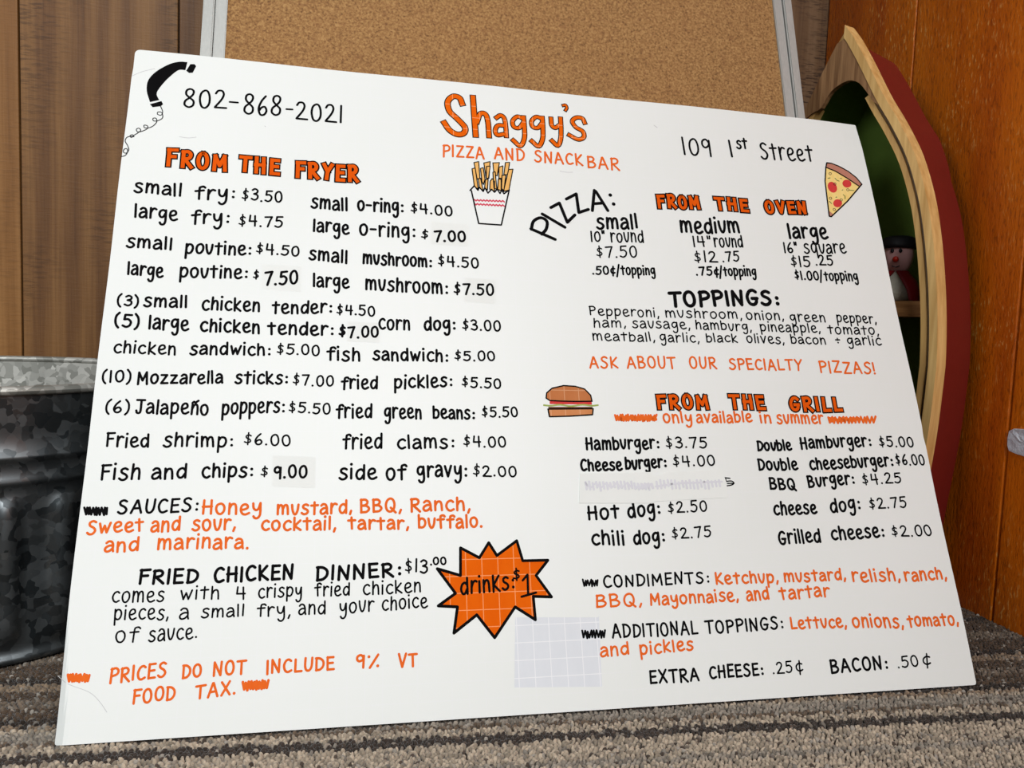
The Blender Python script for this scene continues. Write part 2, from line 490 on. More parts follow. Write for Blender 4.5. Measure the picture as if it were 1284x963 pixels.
h1_ = hull_mesh('hull', .0080, .0100, .010, DB, M['hull'], False)
h2_ = hull_mesh('lining', .0118, .0100, .0125, DB - .004, M['lining'], True)
def poly_plate(name, pts, d0, d1, mat, par):
    n = len(pts)
    v = [bp(s, z, d0) for s, z in pts] + [bp(s, z, d1) for s, z in pts]
    f = [tuple(range(n)), tuple(range(2 * n - 1, n - 1, -1))] + [(i, i + n, (i + 1) % n + n, (i + 1) % n) for i in range(n)]
    o = mesh_obj(name, v, f, mat, par)
    b = bmesh.new(); b.from_mesh(o.data); bmesh.ops.recalc_face_normals(b, faces=b.faces[:]); b.to_mesh(o.data); b.free()
    return o
bk_ = [(s, z) for s, z, d in hull_rows(.0095, .0105, 0, DB, .010)[-1]]
poly_plate('back_panel', [(s, max(z, .002)) for s, z in bk_] + [(-s, max(z, .002)) for s, z in bk_[::-1][1:]], DB - .006, DB, M['lining'], boat)
dk = [(s, z) for s, z in inset(prof, .0088) if z > .522 and s > .002]
dl = [(-s, z) for s, z in inset(prof, .0046) if z > .532 and s > .004]
dk.append((0, dk[-1][1] + dk[-1][0] * 1.1)); dk.append((-.002, dl[-1][1] + .002))
arch = [(.0487, .5232), (.0369, .5328), (.0307, .5406), (.0181, .5556), (.003, .5614), (-.0165, .5545), (-.0287, .5388), (-.039, .5355), (-.0475, .531)]
arch = [tuple(p) for p in catmull([(x, z) for x, z in [(a_ + .005, b_) for a_, b_ in arch]], 3)]
poly_plate('deck', dk + dl[::-1] + arch[::-1], -.003, .0032, M['deck'], boat)
def shelf_board(z0, z1, nm):
    def w(z):
        return min(s for s, zz in inset(prof, .0140) if abs(zz - z) < .03)
    a_ = w((z0 + z1) / 2); b_ = a_ - .010
    v = [bp(-a_, z0, .0125), bp(a_, z0, .0125), bp(b_, z0, DB - .007), bp(-b_, z0, DB - .007)]
    v += [q + Vector((0, 0, z1 - z0)) for q in v]
    return mesh_obj(nm, v, [(0, 3, 2, 1), (4, 5, 6, 7), (0, 1, 5, 4), (1, 2, 6, 5), (2, 3, 7, 6), (3, 0, 4, 7)], M['shelfw'], boat)
shelf_board(.3095, .3255, 'shelf_board')
shelf_board(.0, .014, 'shelf_board')
shelf_board(.150, .165, 'shelf_board')

# ---------------------------------------------------------------- little figure on the boat's shelf
fp = bp(.058, .3257, .036)
fig = thing('figurine', 'small doll with black hat, red cape and red nose on boat shelf', 'figurine', tuple(fp))
fx, fy, fz = fp
ez = fz
lathe('body', [(.004, ez), (.0170, ez + .001), (.0185, ez + .010), (.0165, ez + .020), (.0120, ez + .029), (.007, ez + .034)], fx, fy, M['knit'], fig, 28)
hd = [(r_, ez + z_) for r_, z_ in ((.001, .0262), (.0055, .0277), (.0100, .0320), (.0140, .0385), (.0160, .0455), (.0163, .0520), (.015, .0580), (.011, .0630), (.001, .0655))]
hd = [(max(p.x * .94, .0005), p.y) for p in catmull([(a_, b_) for a_, b_ in hd], 3)]
head = lathe('head', hd, fx, fy, M['skin'], fig, 28)
hat = lathe('hat', [(.001, ez + .0575), (.0170, ez + .0560), (.0188, ez + .0580), (.0186, ez + .0610), (.0170, ez + .0650), (.0155, ez + .0675), (.011, ez + .0695), (.001, ez + .0700)], fx, fy, M['bk'], fig, 28)
dv = (CAM - fp); dv.z = 0; dv.normalize(); dr = Vector((-dv.y, dv.x, 0))    # the doll looks out of the shelf
dv = (dv * .8 + BN * .3).normalized(); dr = Vector((-dv.y, dv.x, 0))
def ball(name, c, r, mat, par, sc=(1, 1, 1)):
    v, f = [], []
    for i in range(9):
        th = math.pi * i / 8
        for k in range(12):
            ph = 2 * math.pi * k / 12
            v.append((c[0] + r * sc[0] * math.sin(th) * math.cos(ph), c[1] + r * sc[1] * math.sin(th) * math.sin(ph), c[2] + r * sc[2] * math.cos(th)))
    for i in range(8):
        for k in range(12):
            k2 = (k + 1) % 12; f.append((i * 12 + k, i * 12 + k2, (i + 1) * 12 + k2, (i + 1) * 12 + k))
    return mesh_obj(name, v, f, mat, par, smooth=True)
hc = Vector((fx, fy, ez + .0465))
ball('nose', hc + dv * .0163 + Vector((0, 0, -.0025)), .0032, M['nose'], head)
for s_ in (-1, 1):
    ball('eye', hc + dv * .0153 + dr * (.0040 * s_) + Vector((0, 0, .0066)), .0017, M['bk'], head, (1, 1, 1.4))
mv, mf = [], []
for k in range(9):
    t = -1 + k / 4
    c0 = hc + dv * (.0139 - .0008 * t * t) + dr * (.0036 * t) + Vector((0, 0, -.0105 + .0013 * t * t))
    for dz in (-.0004, .0004):
        mv.append(c0 + dv * .0006 + Vector((0, 0, dz))); mv.append(c0 - dv * .001 + Vector((0, 0, dz)))
for k in range(8):
    q = 4 * k
    for e0, e1 in ((0, 1), (1, 3), (3, 2), (2, 0)): mf.append((q + e0, q + e1, q + 4 + e1, q + 4 + e0))
mesh_obj('mouth', mv, mf, M['bk'], head)
# cape: open cone around the body with a gap at the front, collar up
cv, cf = [], []
base_a = math.atan2(dv.y, dv.x)
rings = [(.0245, .001, .75), (.0235, .012, .62), (.020, .022, .40), (.0130, .0300, .14), (.0115, .0325, .06)]
for j, (r, z, gap) in enumerate(rings):
    for k in range(25):
        t = gap + (2 * math.pi - 2 * gap) * k / 24
        for th in (0, -.0012):
            cv.append((fx + (r + th) * math.cos(base_a + t), fy + (r + th) * math.sin(base_a + t), ez + z))
for j in range(len(rings) - 1):
    for k in range(24):
        p = (j * 25 + k) * 2; q = p + 2; u = ((j + 1) * 25 + k) * 2; w = u + 2
        cf += [(p, q, w, u), (p + 1, u + 1, w + 1, q + 1)]
    for k in (0, 24):
        p = (j * 25 + k) * 2; u = ((j + 1) * 25 + k) * 2
        cf.append((p, u, u + 1, p + 1))
mesh_obj('cape', cv, cf, M['rd'], fig, smooth=True)

# ---------------------------------------------------------------- galvanised tub
TC = Vector((-.168, .298)); TR = .2; TH = .2265
tub = thing('galvanized_tub', 'round galvanized steel tub with ribbed side left of the poster', 'tub', (TC.x, TC.y, 0))
NA = 288
def tub_side(name, rows, mat, inner=False):
    v, f = [], []
    for (z, fn) in rows:
        for k in range(NA):
            a_ = 2 * math.pi * k / NA; r = fn(a_)
            v.append((TC.x + r * math.cos(a_), TC.y + r * math.sin(a_), z))
    for i in range(len(rows) - 1):
        for k in range(NA):
            k2 = (k + 1) % NA
            q = (i * NA + k, i * NA + k2, (i + 1) * NA + k2, (i + 1) * NA + k)
            f.append(q[::-1] if inner else q)
    return mesh_obj(name, v, f, mat, tub, smooth=True)
def R_(r): return lambda a_: r
def rib(r, amt):
    def g(a_):
        ph = ((a_ - math.radians(-54.5)) * 30 / (2 * math.pi)) % 1.0
        x = (ph - .5) / .24
        return r + amt * (max(0, 1 - x * x) ** .5 if abs(x) < 1 else 0)
    return g
rows = [(0, R_(TR - .012)), (.001, R_(TR - .009)), (.006, R_(TR - .0085)), (.0075, R_(TR - .011)), (.014, rib(TR - .0105, .0)), (.018, rib(TR - .0103, .0012)), (.024, rib(TR - .010, .0052))]
for k in range(1, 8): rows.append((.024 + .014 * k, rib(TR - .010 + .0007 * k, .0062)))
rows += [(.130, rib(TR - .0045, .0050)), (.136, rib(TR - .0043, .0012)), (.139, R_(TR - .0040)), (.1465, R_(TR - .0036)), (.148, R_(TR - .002)), (.151, R_(TR - .0016)), (.1535, R_(TR - .003)),
         (.160, R_(TR - .0045)), (.166, R_(TR - .0035)), (.1685, R_(TR - .0012)), (.171, R_(TR - .0012)), (.173, R_(TR - .0035)), (.19, R_(TR - .0025)), (.2195, R_(TR - .0015))]
tub_side('side', rows, M['steel'])
tub_side('inside', [(.004, R_(TR - .016)), (.05, R_(TR - .014)), (.16, R_(TR - .006)), (.2195, R_(TR - .0035))], M['steel_lit'], True)
tub_side('bottom', [(.004, R_(.0005)), (.0041, R_(TR - .016))], M['steel_lit'], True)
tor = [(TH - .004 + .0038 * math.sin(t * math.pi / 5), R_(TR - .0015 + .0038 * math.cos(t * math.pi / 5))) for t in range(11)]
tub_side('rim', tor, M['steel_lit'])

# ---------------------------------------------------------------- the menu poster
BTILT = 0.40740905; ST, CTT = math.sin(BTILT), math.cos(BTILT)
PW, PH = .7112, .5588
BNRM = Vector((0, -CTT, ST))
def crease(u, v):
    """small folds at two corners, as distance pushed back from the face"""
    b = 0.0
    # top right corner folded back beyond a line
    d = (u - .6715) * .45 + (v - .5575) * .893 + .0 
    d = ((u - .672) * .53 + (v - .548) * .85)
    if d > 0: b += .10 * d
    # lower left strip bent back
    d2 = .0065 - u - max(0, v - .012) * .085
    if d2 > 0 and v < .09: b += .75 * d2
    return b
def S(u, v, off=0.0):
    o = off - crease(u, v)
    return Vector((u, v * ST, v * CTT)) + BNRM * o
def uv(px, py):
    """a point read off the photograph -> its place on the poster sheet (in metres)"""
    d = AX * ((px - CX) / F_PX) + AF - AU * ((py - CY) / F_PX)
    # plane: y = z tan(tilt)
    t = (CAM.z * ST / CTT - CAM.y) / (d.y - d.z * ST / CTT)
    X = CAM + d * t
    return Vector((X.x, X.z / CTT))

poster = thing('menu_poster', 'large white handwritten menu poster leaning against the cork board', 'poster', (PW / 2, 0, 0))
# sheet outline, slightly uneven like the worn board
def edge_u(v, right):
    if right:
        e = PW - .0015 * (v / PH) + .0006 * math.sin(v * 31)
        if .215 < v < .22: e -= .0008
        return e
    e = .0002 * math.sin(v * 40)
    if v > .53: e += .0006
    return e
TB = .0045
def axis(L, n):
    a_ = [0, .0012, .0025, .004, .006, .009]
    m = [.009 + (L - .018) * k / n for k in range(1, n)]
    return a_ + m + [L - q for q in a_[::-1]]
UU_, VV_ = axis(1.0 * PW, 66), axis(PH, 52)
NU, NV = len(UU_) - 1, len(VV_) - 1
vv, ff, uu = [], [], []
RC = {(0, 1): .0045, (1, 1): .0012, (0, 0): .0015, (1, 0): .0022}     # worn corner radii
for j in range(NV + 1):
    for i in range(NU + 1):
        u, v = UU_[i], VV_[j]
        for (a_, b_), R in RC.items():
            cu, cv = (PW - R if a_ else R), (PH - R if b_ else R)
            if (u - cu) * (1 if a_ else -1) > 0 and (v - cv) * (1 if b_ else -1) > 0:
                du, dv_ = u - cu, v - cv; m_ = max(abs(du), abs(dv_)); l_ = math.hypot(du, dv_)
                if l_ > 0: u, v = cu + du / l_ * m_, cv + dv_ / l_ * m_
        t = u / PW; w_ = v / PH
        u = edge_u(v, False) * (1 - t) + u * (edge_u(v, True) / PW) * t + u * (1 - t)
        v = v + (.0024 * (1 - t) - .0030 * t + .0004 * math.sin(t * 19)) * w_
        uu.append((u, v)); vv.append(S(u, v, 0))
nf = len(vv)
for j in range(NV + 1):
    for i in range(NU + 1):
        u, v = uu[j * (NU + 1) + i]; vv.append(S(u, v, -TB))
uu = uu + uu
W1 = NU + 1
for j in range(NV):
    for i in range(NU):
        q = (j * W1 + i, j * W1 + i + 1, (j + 1) * W1 + i + 1, (j + 1) * W1 + i)
        ff.append(q); ff.append(tuple(nf + k for k in q[::-1]))
border = [i for i in range(W1)] + [j * W1 + NU for j in range(1, NV + 1)] + [NV * W1 + i for i in range(NU - 1, -1, -1)] + [j * W1 for j in range(NV - 1, 0, -1)]
for k in range(len(border)):
    a_, b_ = border[k], border[(k + 1) % len(border)]
    ff.append((b_, a_, nf + a_, nf + b_))
board = mesh_obj('board', vv, ff, M['poster'], poster, uvs=uu)

# --- ink helpers
class Ink:
    def __init__(self, off=.00012): self.v = []; self.f = []; self.uv = []; self.base = off; self.off = off; self.k = 0
    def step(self):
        self.k = (self.k + 1) % 14; self.off = self.base + self.k * 3.5e-6
    def pt(self, p):
        self.v.append(S(p[0], p[1], self.off)); self.uv.append((p[0], p[1])); return len(self.v) - 1
    def disc(self, c, r, n=10):
        self.step()
        ids = [self.pt((c[0] + r * math.cos(2 * math.pi * k / n), c[1] + r * math.sin(2 * math.pi * k / n))) for k in range(n)]
        self.f.append(tuple(ids))
    square = False
    def ribbon(self, pts, w, closed=False, taper=0):
        q = [Vector((pts[0][0], pts[0][1]))]
        for p in pts[1:]:
            p = Vector((p[0], p[1]))
            if (p - q[-1]).length > 1e-6: q.append(p)
        if len(q) == 1: self.disc(q[0], w / 2); return
        if closed: q.append(q[0].copy())
        runs, cur = [], [q[0]]
        for k in range(1, len(q)):
            cur.append(q[k])
            if k < len(q) - 1 and (q[k] - q[k - 1]).normalized().dot((q[k + 1] - q[k]).normalized()) < .72:
                runs.append(cur); cur = [q[k]]
        runs.append(cur)
        for ri, run in enumerate(runs):
            self.step(); n = len(run); L = []
            run = [p.copy() for p in run]
            if self.square:
                if ri == 0: run[0] = run[0] - (run[1] - run[0]).normalized() * w * .42
                if ri == len(runs) - 1: run[-1] = run[-1] + (run[-1] - run[-2]).normalized() * w * .42
            for i in range(n):
                t = (run[min(i + 1, n - 1)] - run[max(i - 1, 0)]).normalized()
                nn = Vector((-t.y, t.x)) * w / 2
                L.append((self.pt(run[i] + nn), self.pt(run[i] - nn)))
            for i in range(n - 1):
                a_, b_ = L[i], L[i + 1]
                self.f.append((a_[1], b_[1], b_[0], a_[0]))
            if not self.square or ri > 0: self.disc(run[0], w / 2)
            if not self.square or ri < len(runs) - 1: self.disc(run[-1], w / 2)
    def fill(self, pts): self.f.append(tuple(self.pt(p) for p in pts))
    def build(self, name, mat, parent, label=None):
        # every face towards the viewer
        fs = []
        for f in self.f:
            a2 = 0
            for k in range(len(f)):
                p, q = self.uv[f[k]], self.uv[f[(k + 1) % len(f)]]; a2 += p[0] * q[1] - q[0] * p[1]
            fs.append(f if a2 > 0 else f[::-1])
        o = mesh_obj(name, self.v, fs, mat, parent, uvs=self.uv)
        if label: o['label'] = label
        return o
def mpp(px, py):
    a_, b_ = uv(px - 2, py), uv(px + 2, py); return (b_ - a_).length / 4
def vpp(px, py):
    a_, b_ = uv(px, py - 2), uv(px, py + 2); return abs(a_.y - b_.y) / 4

# --- the hand's letters: cap height 1, x height about .66; ~ smooth stroke, - straight stroke
X = {}
def G(ch, w, s):
    X[ch] = (w, [(q[0], [tuple(map(float, p.split(','))) for p in q[1:].split()]) for q in s.split('|')])
    if ch.islower():       # this hand writes tall small letters
        up = lambda y: y if y < 0 else (y * 1.14 if y <= .66 else .752 + (y - .66) * .73)
        X[ch] = (w, [(k_, [(x, up(y)) for x, y in p_]) for k_, p_ in X[ch][1]])
G('a', .46, "~.07,.56 .18,.66 .34,.62 .42,.42 .43,.14 .46,.0|~.42,.37 .24,.38 .07,.27 .03,.11 .12,.0 .28,.04 .42,.2")
G('b', .48, "-.06,1 .06,.0|~.07,.48 .2,.63 .38,.58 .47,.36 .40,.1 .22,.0 .07,.06")
G('c', .44, "~.44,.57 .32,.66 .14,.57 .05,.33 .12,.1 .28,.0 .46,.09")
G('d', .50, "~.44,.50 .30,.62 .12,.52 .05,.26 .15,.03 .31,.04 .44,.26|-.46,1 .47,.0")
G('e', .48, "~.07,.30 .26,.33 .41,.44 .38,.61 .24,.66 .09,.54 .05,.28 .14,.05 .30,-.01 .50,.09")
G('f', .44, "~.50,.86 .42,.98 .28,.94 .22,.74 .22,.0|-.02,.56 .44,.60")
G('g', .50, "~.44,.58 .28,.66 .11,.56 .06,.34 .16,.17 .31,.20 .44,.46|~.45,.66 .46,.2 .45,-.15 .36,-.36 .20,-.37 .12,-.24")
G('h', .46, "-.06,1 .06,.0|~.07,.36 .18,.60 .34,.62 .41,.42 .43,.0")
G('i', .12, "-.06,.62 .06,.0|..06,1.02")
G('j', .2, "~.16,.64 .16,-.1 .10,-.32 .0,-.3|..16,1.0")
G('k', .46, "-.06,1 .07,.0|-.42,.68 .09,.28 .46,.0")
G('l', .12, "-.05,1 .07,.0")
G('m', .74, "-.06,.66 .06,.0|~.07,.36 .16,.60 .29,.62 .36,.40 .37,.02|~.37,.36 .47,.60 .61,.62 .67,.40 .69,.0")
G('n', .46, "-.06,.66 .06,.0|~.07,.36 .18,.60 .34,.62 .41,.42 .43,.0")
G('o', .50, "o.26,.66 .09,.56 .04,.30 .14,.04 .32,.01 .46,.22 .46,.48 .36,.63")
G('p', .50, "-.06,.66 .07,-.38|~.07,.44 .2,.64 .40,.60 .48,.36 .38,.08 .2,.02 .07,.12")
G('q', .50, "~.44,.60 .26,.66 .09,.52 .07,.24 .2,.05 .36,.14 .45,.42|-.46,.64 .47,-.38")
G('r', .38, "-.06,.66 .07,.0|~.07,.34 .16,.56 .28,.65 .40,.60")
G('s', .44, "~.42,.60 .28,.67 .12,.58 .14,.42 .34,.30 .42,.16 .32,.02 .16,-.01 .03,.08")
G('t', .42, "-.20,.92 .22,.0|-.00,.60 .42,.62")
G('u', .44, "~.03,.66 .07,.30 .17,.03 .28,.04 .38,.28 .43,.68")
G('v', .46, "-.03,.64 .22,.0 .44,.66")
G('w', .66, "-.03,.64 .18,.02 .32,.48 .46,.02 .64,.66")
G('x', .42, "-.03,.62 .4,.0|-.4,.64 .02,.0")
G('y', .48, "~.05,.64 .08,.34 .2,.2 .34,.28 .42,.60|~.44,.66 .45,.1 .42,-.2 .30,-.38 .16,-.36 .09,-.24")
G('z', .48, "-.05,.62 .42,.62 .06,.02 .48,.03")
G('K', .50, "-.07,1 .08,.0|-.46,.96 .10,.42 .50,.0")
G('A', .60, "-.04,.0 .28,1 .32,1 .58,.0|-.14,.36 .48,.38")
G('B', .52, "-.07,1 .07,.0|~.05,.96 .3,.98 .42,.80 .32,.58 .09,.52|~.09,.52 .36,.50 .50,.28 .36,.05 .06,.02")
G('C', .50, "~.48,.88 .34,.99 .16,.88 .05,.52 .12,.14 .28,.01 .50,.12")
G('D', .54, "-.08,.98 .08,.0|~.04,.97 .30,.94 .50,.70 .50,.34 .32,.07 .06,.02")
G('E', .46, "-.07,1 .07,.0|-.06,.98 .44,.99|-.07,.52 .40,.54|-.07,.02 .46,.03")
G('F', .46, "-.08,1 .08,.0|-.04,.97 .48,1|-.08,.55 .40,.57")
G('G', .56, "~.50,.86 .36,.98 .18,.90 .05,.55 .12,.14 .30,.0 .46,.12 .50,.38|-.28,.42 .54,.42")
G('H', .54, "-.07,1 .07,.0|-.46,1 .48,.0|-.02,.52 .50,.54")
G('I', .12, "-.06,1 .06,.0")
G('J', .50, "-.02,.98 .52,.98|~.30,.98 .30,.2 .22,.02 .08,.04 .03,.2")
G('L', .44, "-.07,1 .07,.02|-.07,.02 .46,.04")
G('M', .68, "-.06,.0 .08,.96|-.08,.96 .34,.30 .58,.98|-.58,.98 .64,.0")
G('N', .56, "-.06,.0 .07,.98|-.07,.98 .46,.02|-.46,.02 .50,1")
G('O', .56, "o.28,1 .11,.86 .04,.5 .12,.12 .30,.0 .47,.16 .52,.52 .44,.88")
G('P', .50, "-.08,1 .08,.0|~.04,.95 .32,1 .48,.82 .42,.58 .10,.46")
G('Q', .60, "o.28,1 .11,.86 .04,.5 .12,.12 .30,.0 .47,.16 .52,.52 .44,.88|-.32,.30 .60,-.08")
G('R', .54, "-.08,1 .08,.0|~.04,.95 .32,1 .46,.82 .38,.58 .10,.50|-.16,.50 .54,.0")
G('S', .50, "~.46,.90 .30,1 .12,.88 .14,.66 .36,.48 .46,.26 .34,.03 .16,.0 .03,.12")
G('T', .54, "-.02,.97 .56,.99|-.28,.97 .28,.0")
G('U', .52, "~.06,1 .06,.36 .16,.04 .34,.04 .46,.34 .48,1")
G('V', .54, "-.04,1 .26,.0 .52,1")
G('X', .54, "-.04,1 .52,.0|-.50,1 .04,.0")
G('Y', .54, "-.04,1 .28,.5|-.54,1 .28,.5 .24,.0")
G('Z', .54, "-.06,.98 .50,.98 .06,.02 .54,.03")
G('0', .52, "o.27,.98 .10,.82 .05,.46 .14,.08 .32,.01 .47,.24 .48,.62 .40,.90")
G('1', .14, "-.07,1 .07,.0")
G('2', .54, "~.06,.80 .16,.96 .34,.96 .42,.76 .32,.46 .06,.06|-.05,.03 .56,.02")
G('3', .48, "~.06,.88 .22,1 .40,.88 .38,.66 .18,.54|~.18,.54 .42,.44 .44,.18 .26,.0 .04,.10")
G('4', .54, "-.10,1 .06,.44 .50,.46|-.40,.98 .42,.0")
G('5', .50, "-.48,.98 .12,.96 .09,.58|~.09,.58 .30,.62 .46,.42 .40,.12 .22,-.01 .03,.08")
G('6', .46, "~.36,1 .16,.70 .05,.32 .14,.03 .32,.03 .43,.24 .34,.44 .18,.38 .08,.22")
G('7', .50, "-.04,.93 .48,.97|~.48,.97 .34,.52 .22,.0")
G('8', .50, "o.26,.52 .10,.70 .12,.92 .28,1 .42,.90 .40,.70 .26,.52 .08,.34 .06,.12 .24,.0 .42,.10 .44,.34")
G('9', .46, "~.42,.80 .28,.98 .10,.88 .07,.64 .20,.50 .38,.62 .44,.84|-.44,.92 .42,.0")
G('$', .46, "~.40,.78 .26,.86 .12,.74 .16,.56 .34,.44 .38,.26 .22,.14 .04,.20|-.24,1.06 .24,-.04")
G('.', .14, "..07,.03"); G(':', .22, "..15,.54|..15,.10"); G(',', .16, "-.12,.10 .05,-.16")
G('!', .14, "-.07,1 .07,.28|..07,.02"); G('-', .40, "-.04,.42 .36,.42")
G('(', .26, "~.24,1.12 .08,.82 .04,.4 .10,.05 .22,-.16"); G(')', .26, "~.02,1.12 .18,.82 .22,.4 .16,.05 .04,-.16")
G('/', .40, "-.38,1.1 .04,-.28"); G('"', .24, "-.05,1.05 .06,.78|-.20,1.05 .19,.78")
G('%', .80, "..10,.86|-.62,1 .16,.0|..60,.12")
G('c|', .4, "~.40,.62 .24,.68 .08,.5 .08,.24 .22,.1 .40,.18|-.28,.98 .22,-.18")
X['¢'] = X['c|']
X['ñ'] = (X['n'][0], X['n'][1] + [('~', [(.04, .84), (.14, .94), (.24, .86), (.34, .96), (.42, 1.02)])])
G('&', .3, "-.14,.66 .14,.46|-.02,.5 .26,.5|..14,.2"); G(' ', .30, "..0,0"); X[' '] = (.3, [])

def draw(ink, text, x0, y0, x1, y1, h, w, gap=.17, jit=.025, slab=False, inks=None):
    p0, p1 = uv(x0, y0), uv(x1, y1)
    xm, ym = (x0 + x1) / 2, (y0 + y1) / 2
    H = h * vpp(xm, ym); wd0 = w * (mpp(xm, ym) + vpp(xm, ym)) / 2
    tot = sum(X[c][0] for c in text) + gap * (len(text) - 1)
    L = (p1 - p0).length; sx = L / tot
    ex = (p1 - p0).normalized()
    t = 0
    for c in text:
        g = X[c]
        wd = wd0 * (.82 if c == '$' else 1)
        jy = random.gauss(0, jit); rot = random.gauss(0, .03); hs = 1 + random.gauss(0, .025)
        def tr(p):
            a_ = p[0] + p[1] * rot * .6; b_ = p[1] * hs + jy
            q = p0 + ex * ((t + a_) * sx)
            return Vector((q.x, q.y + b_ * H))
        for kind, pts in g[1]:
            pp = [tr(p) for p in pts]
            if kind == '.': ink.disc(pp[0], wd * .62); continue
            if kind == '~': pp = catmull(pp, 5)
            if kind == 'o': pp = catmull(pp, 4, True); ink.ribbon(pp, wd, True); continue
            ink.ribbon(pp, wd)
            if inks is not None: pass
        t += g[0] + gap
def scribble(ink, x0, y0, x1, y1, h, n, w, filled=.7):
    pts = []
    for k in range(n):
        t = k / (n - 1)
        x = x0 + (x1 - x0) * t; y = y0 + (y1 - y0) * t
        s = 1 if k % 2 else -1
        pts.append(uv(x + random.uniform(-1, 1), y + s * h / 2 * random.uniform(.75, 1.1)))
    ww = w * mpp((x0 + x1) / 2, (y0 + y1) / 2)
    for a_, b_ in zip(pts[:-1], pts[1:]): ink.ribbon([a_, b_], ww)

BLK, ORG = [], []
def line(color, items, label=None):
    """one part for each written entry; a wide gap starts a new one"""
    ink = Ink(.00018); last = None
    for it in items:
        if last is not None and it[1] - last > 24 and it[1] > 800 and it[5] > 9 and len(items) < 6 and items[0][1] > 740 and (len(items) >= 3 and items[0][0] in ('small', '109')):
            ink.build('lettering', M[color], poster, label); ink = Ink(.00018)
        draw(ink, *it); last = it[3]
    return ink.build('lettering', M[color], poster, label)
K = 2.9; Kt = 2.3
line('black', [("802", 229.7, 134, 283, 136.5, 22, 2.5), ("-", 286, 136, 299, 137, 22, 2.3), ("868", 305, 141.5, 352, 146, 24, 2.5),
               ("-", 358, 146, 367.5, 146.5, 22, 2.3), ("2021", 370.5, 149, 429, 153.5, 22, 2.5)])
line('black', [("small", 168, 240, 226.7, 246.4, 15.5, K), ("fry:", 244, 250.5, 294, 249.3, 16, K), ("$3.50", 303, 250.5, 353.5, 253.8, 13.5, Kt)])
line('black', [("large", 168.4, 271.5, 221.4, 277, 16, K), ("fry:", 239.5, 281, 287, 280, 16, K), ("$4.75", 299, 283, 354, 285.2, 13, Kt)])
line('black', [("small", 158.2, 309.6, 214.9, 312.8, 15, K), ("poutine:", 231.9, 317.5, 314.5, 320, 15, K), ("$4.50", 321, 317.5, 374.7, 321.4, 12.5, Kt)])
line('black', [("large", 159.7, 343.5, 203.5, 347.5, 15.5, K), ("poutine:", 225, 347, 310, 348.7, 15.5, K), ("$", 317.3, 349.5, 324.5, 349.5, 11, Kt), ("7.50", 331, 358, 373, 355, 16, 3)])
line('black', [("small", 390, 260.7, 435.4, 264, 15.5, K), ("o-ring:", 448.5, 263.5, 505.6, 266.7, 15.5, K), ("$4.00", 515, 266, 567, 271, 12.5, Kt)])
line('black', [("large", 392.5, 289, 437, 293.4, 15.5, K), ("o-ring:", 450.7, 294.7, 520.5, 298, 17, K), ("$", 528, 299, 537, 299, 11, Kt), ("7.00", 544, 303, 583.7, 302, 13, 2.8)])
line('black', [("small", 387.4, 325, 435, 330, 15.5, K), ("mushroom:", 455, 330.5, 541, 334.8, 15, K), ("$4.50", 549.2, 333, 600, 336.3, 12.5, Kt)])
line('black', [("large", 392.5, 359, 437, 361.5, 16, K), ("mushroom:", 458.3, 363.7, 561.5, 368.7, 17, K), ("$7.50", 569, 368.8, 619, 370.7, 13.5, 2.6)])
line('black', [("(3)", 146.6, 382, 173.4, 384, 12.5, 2.6), ("small", 180, 383.6, 234, 385.7, 14.5, K), ("chicken", 253, 388, 325, 390.5, 15.5, K), ("tender:", 341.3, 393, 416, 392, 15, K), ("$4.50", 422, 394, 470, 396.5, 12, Kt)])
line('black', [("(5)", 143.3, 408, 174, 411, 15, 3), ("large", 186, 412.5, 235.6, 414.7, 17, 3), ("chicken", 250.8, 415.5, 325, 417.3, 15.5, 3), ("tender:", 335.9, 419, 418, 420, 15.5, 3), ("$", 425, 421, 433, 421, 13, 3.6), ("7.00", 436, 423.5, 474.2, 422, 13, 2.8)])
line('black', [("corn", 475, 412.3, 513.5, 414, 16.5, 2.8), ("dog:", 531.8, 414.3, 571, 413.5, 15.5, 3), ("$3.00", 579.8, 413.5, 627.7, 415, 12.5, Kt)])
line('black', [("chicken", 142, 442, 219.6, 444.9, 14.5, 2.6), ("sandwich:", 237.9, 444, 339, 445.5, 14.5, 2.8), ("$5.00", 347, 443.8, 400.4, 445.7, 12.5, Kt)])
line('black', [("fish", 409.7, 451, 451, 452.7, 16, K), ("sandwich:", 467.7, 451, 561.6, 453.5, 14.5, K), ("$5.00", 569.8, 451.5, 620.7, 452.5, 11.5, Kt)])
line('black', [("(10)", 127.6, 478.5, 163.8, 479.5, 14, 2.6), ("Mozzarella", 172, 480.8, 278.7, 480, 15, K), ("sticks:", 294.6, 480.8, 360.5, 480.8, 14.5, K), ("$7.00", 367, 482, 418, 484.5, 13, Kt)])
line('black', [("fried", 427.7, 487, 472.8, 487, 15.5, K), ("pickles:", 494.3, 487, 567, 484.5, 15.5, K), ("$5.50", 579, 484.6, 628, 487.2, 12, Kt)])
line('black', [("(6)", 131.5, 516.5, 162, 517.5, 14, 2.6), ("Jalapeño", 170, 518, 260.7, 519.6, 16.5, K), ("poppers:", 278, 519, 356.5, 517, 17, K), ("$5.50", 362, 516.5, 414, 519, 13, Kt)])
line('black', [("fried", 421.4, 523.7, 465.8, 523.4, 16.5, K), ("green", 481.7, 524, 528, 524.3, 16, K), ("beans:", 543, 524.3, 595, 525, 14.5, K), ("$5.50", 604.3, 522.3, 649.2, 523, 12, Kt)])
line('black', [("Fried", 132.7, 560, 186, 560.7, 16, K), ("shrimp:", 204.4, 560, 292, 560, 16.5, K), ("$6.00", 305.6, 556.5, 364, 559.3, 13.5, Kt)])
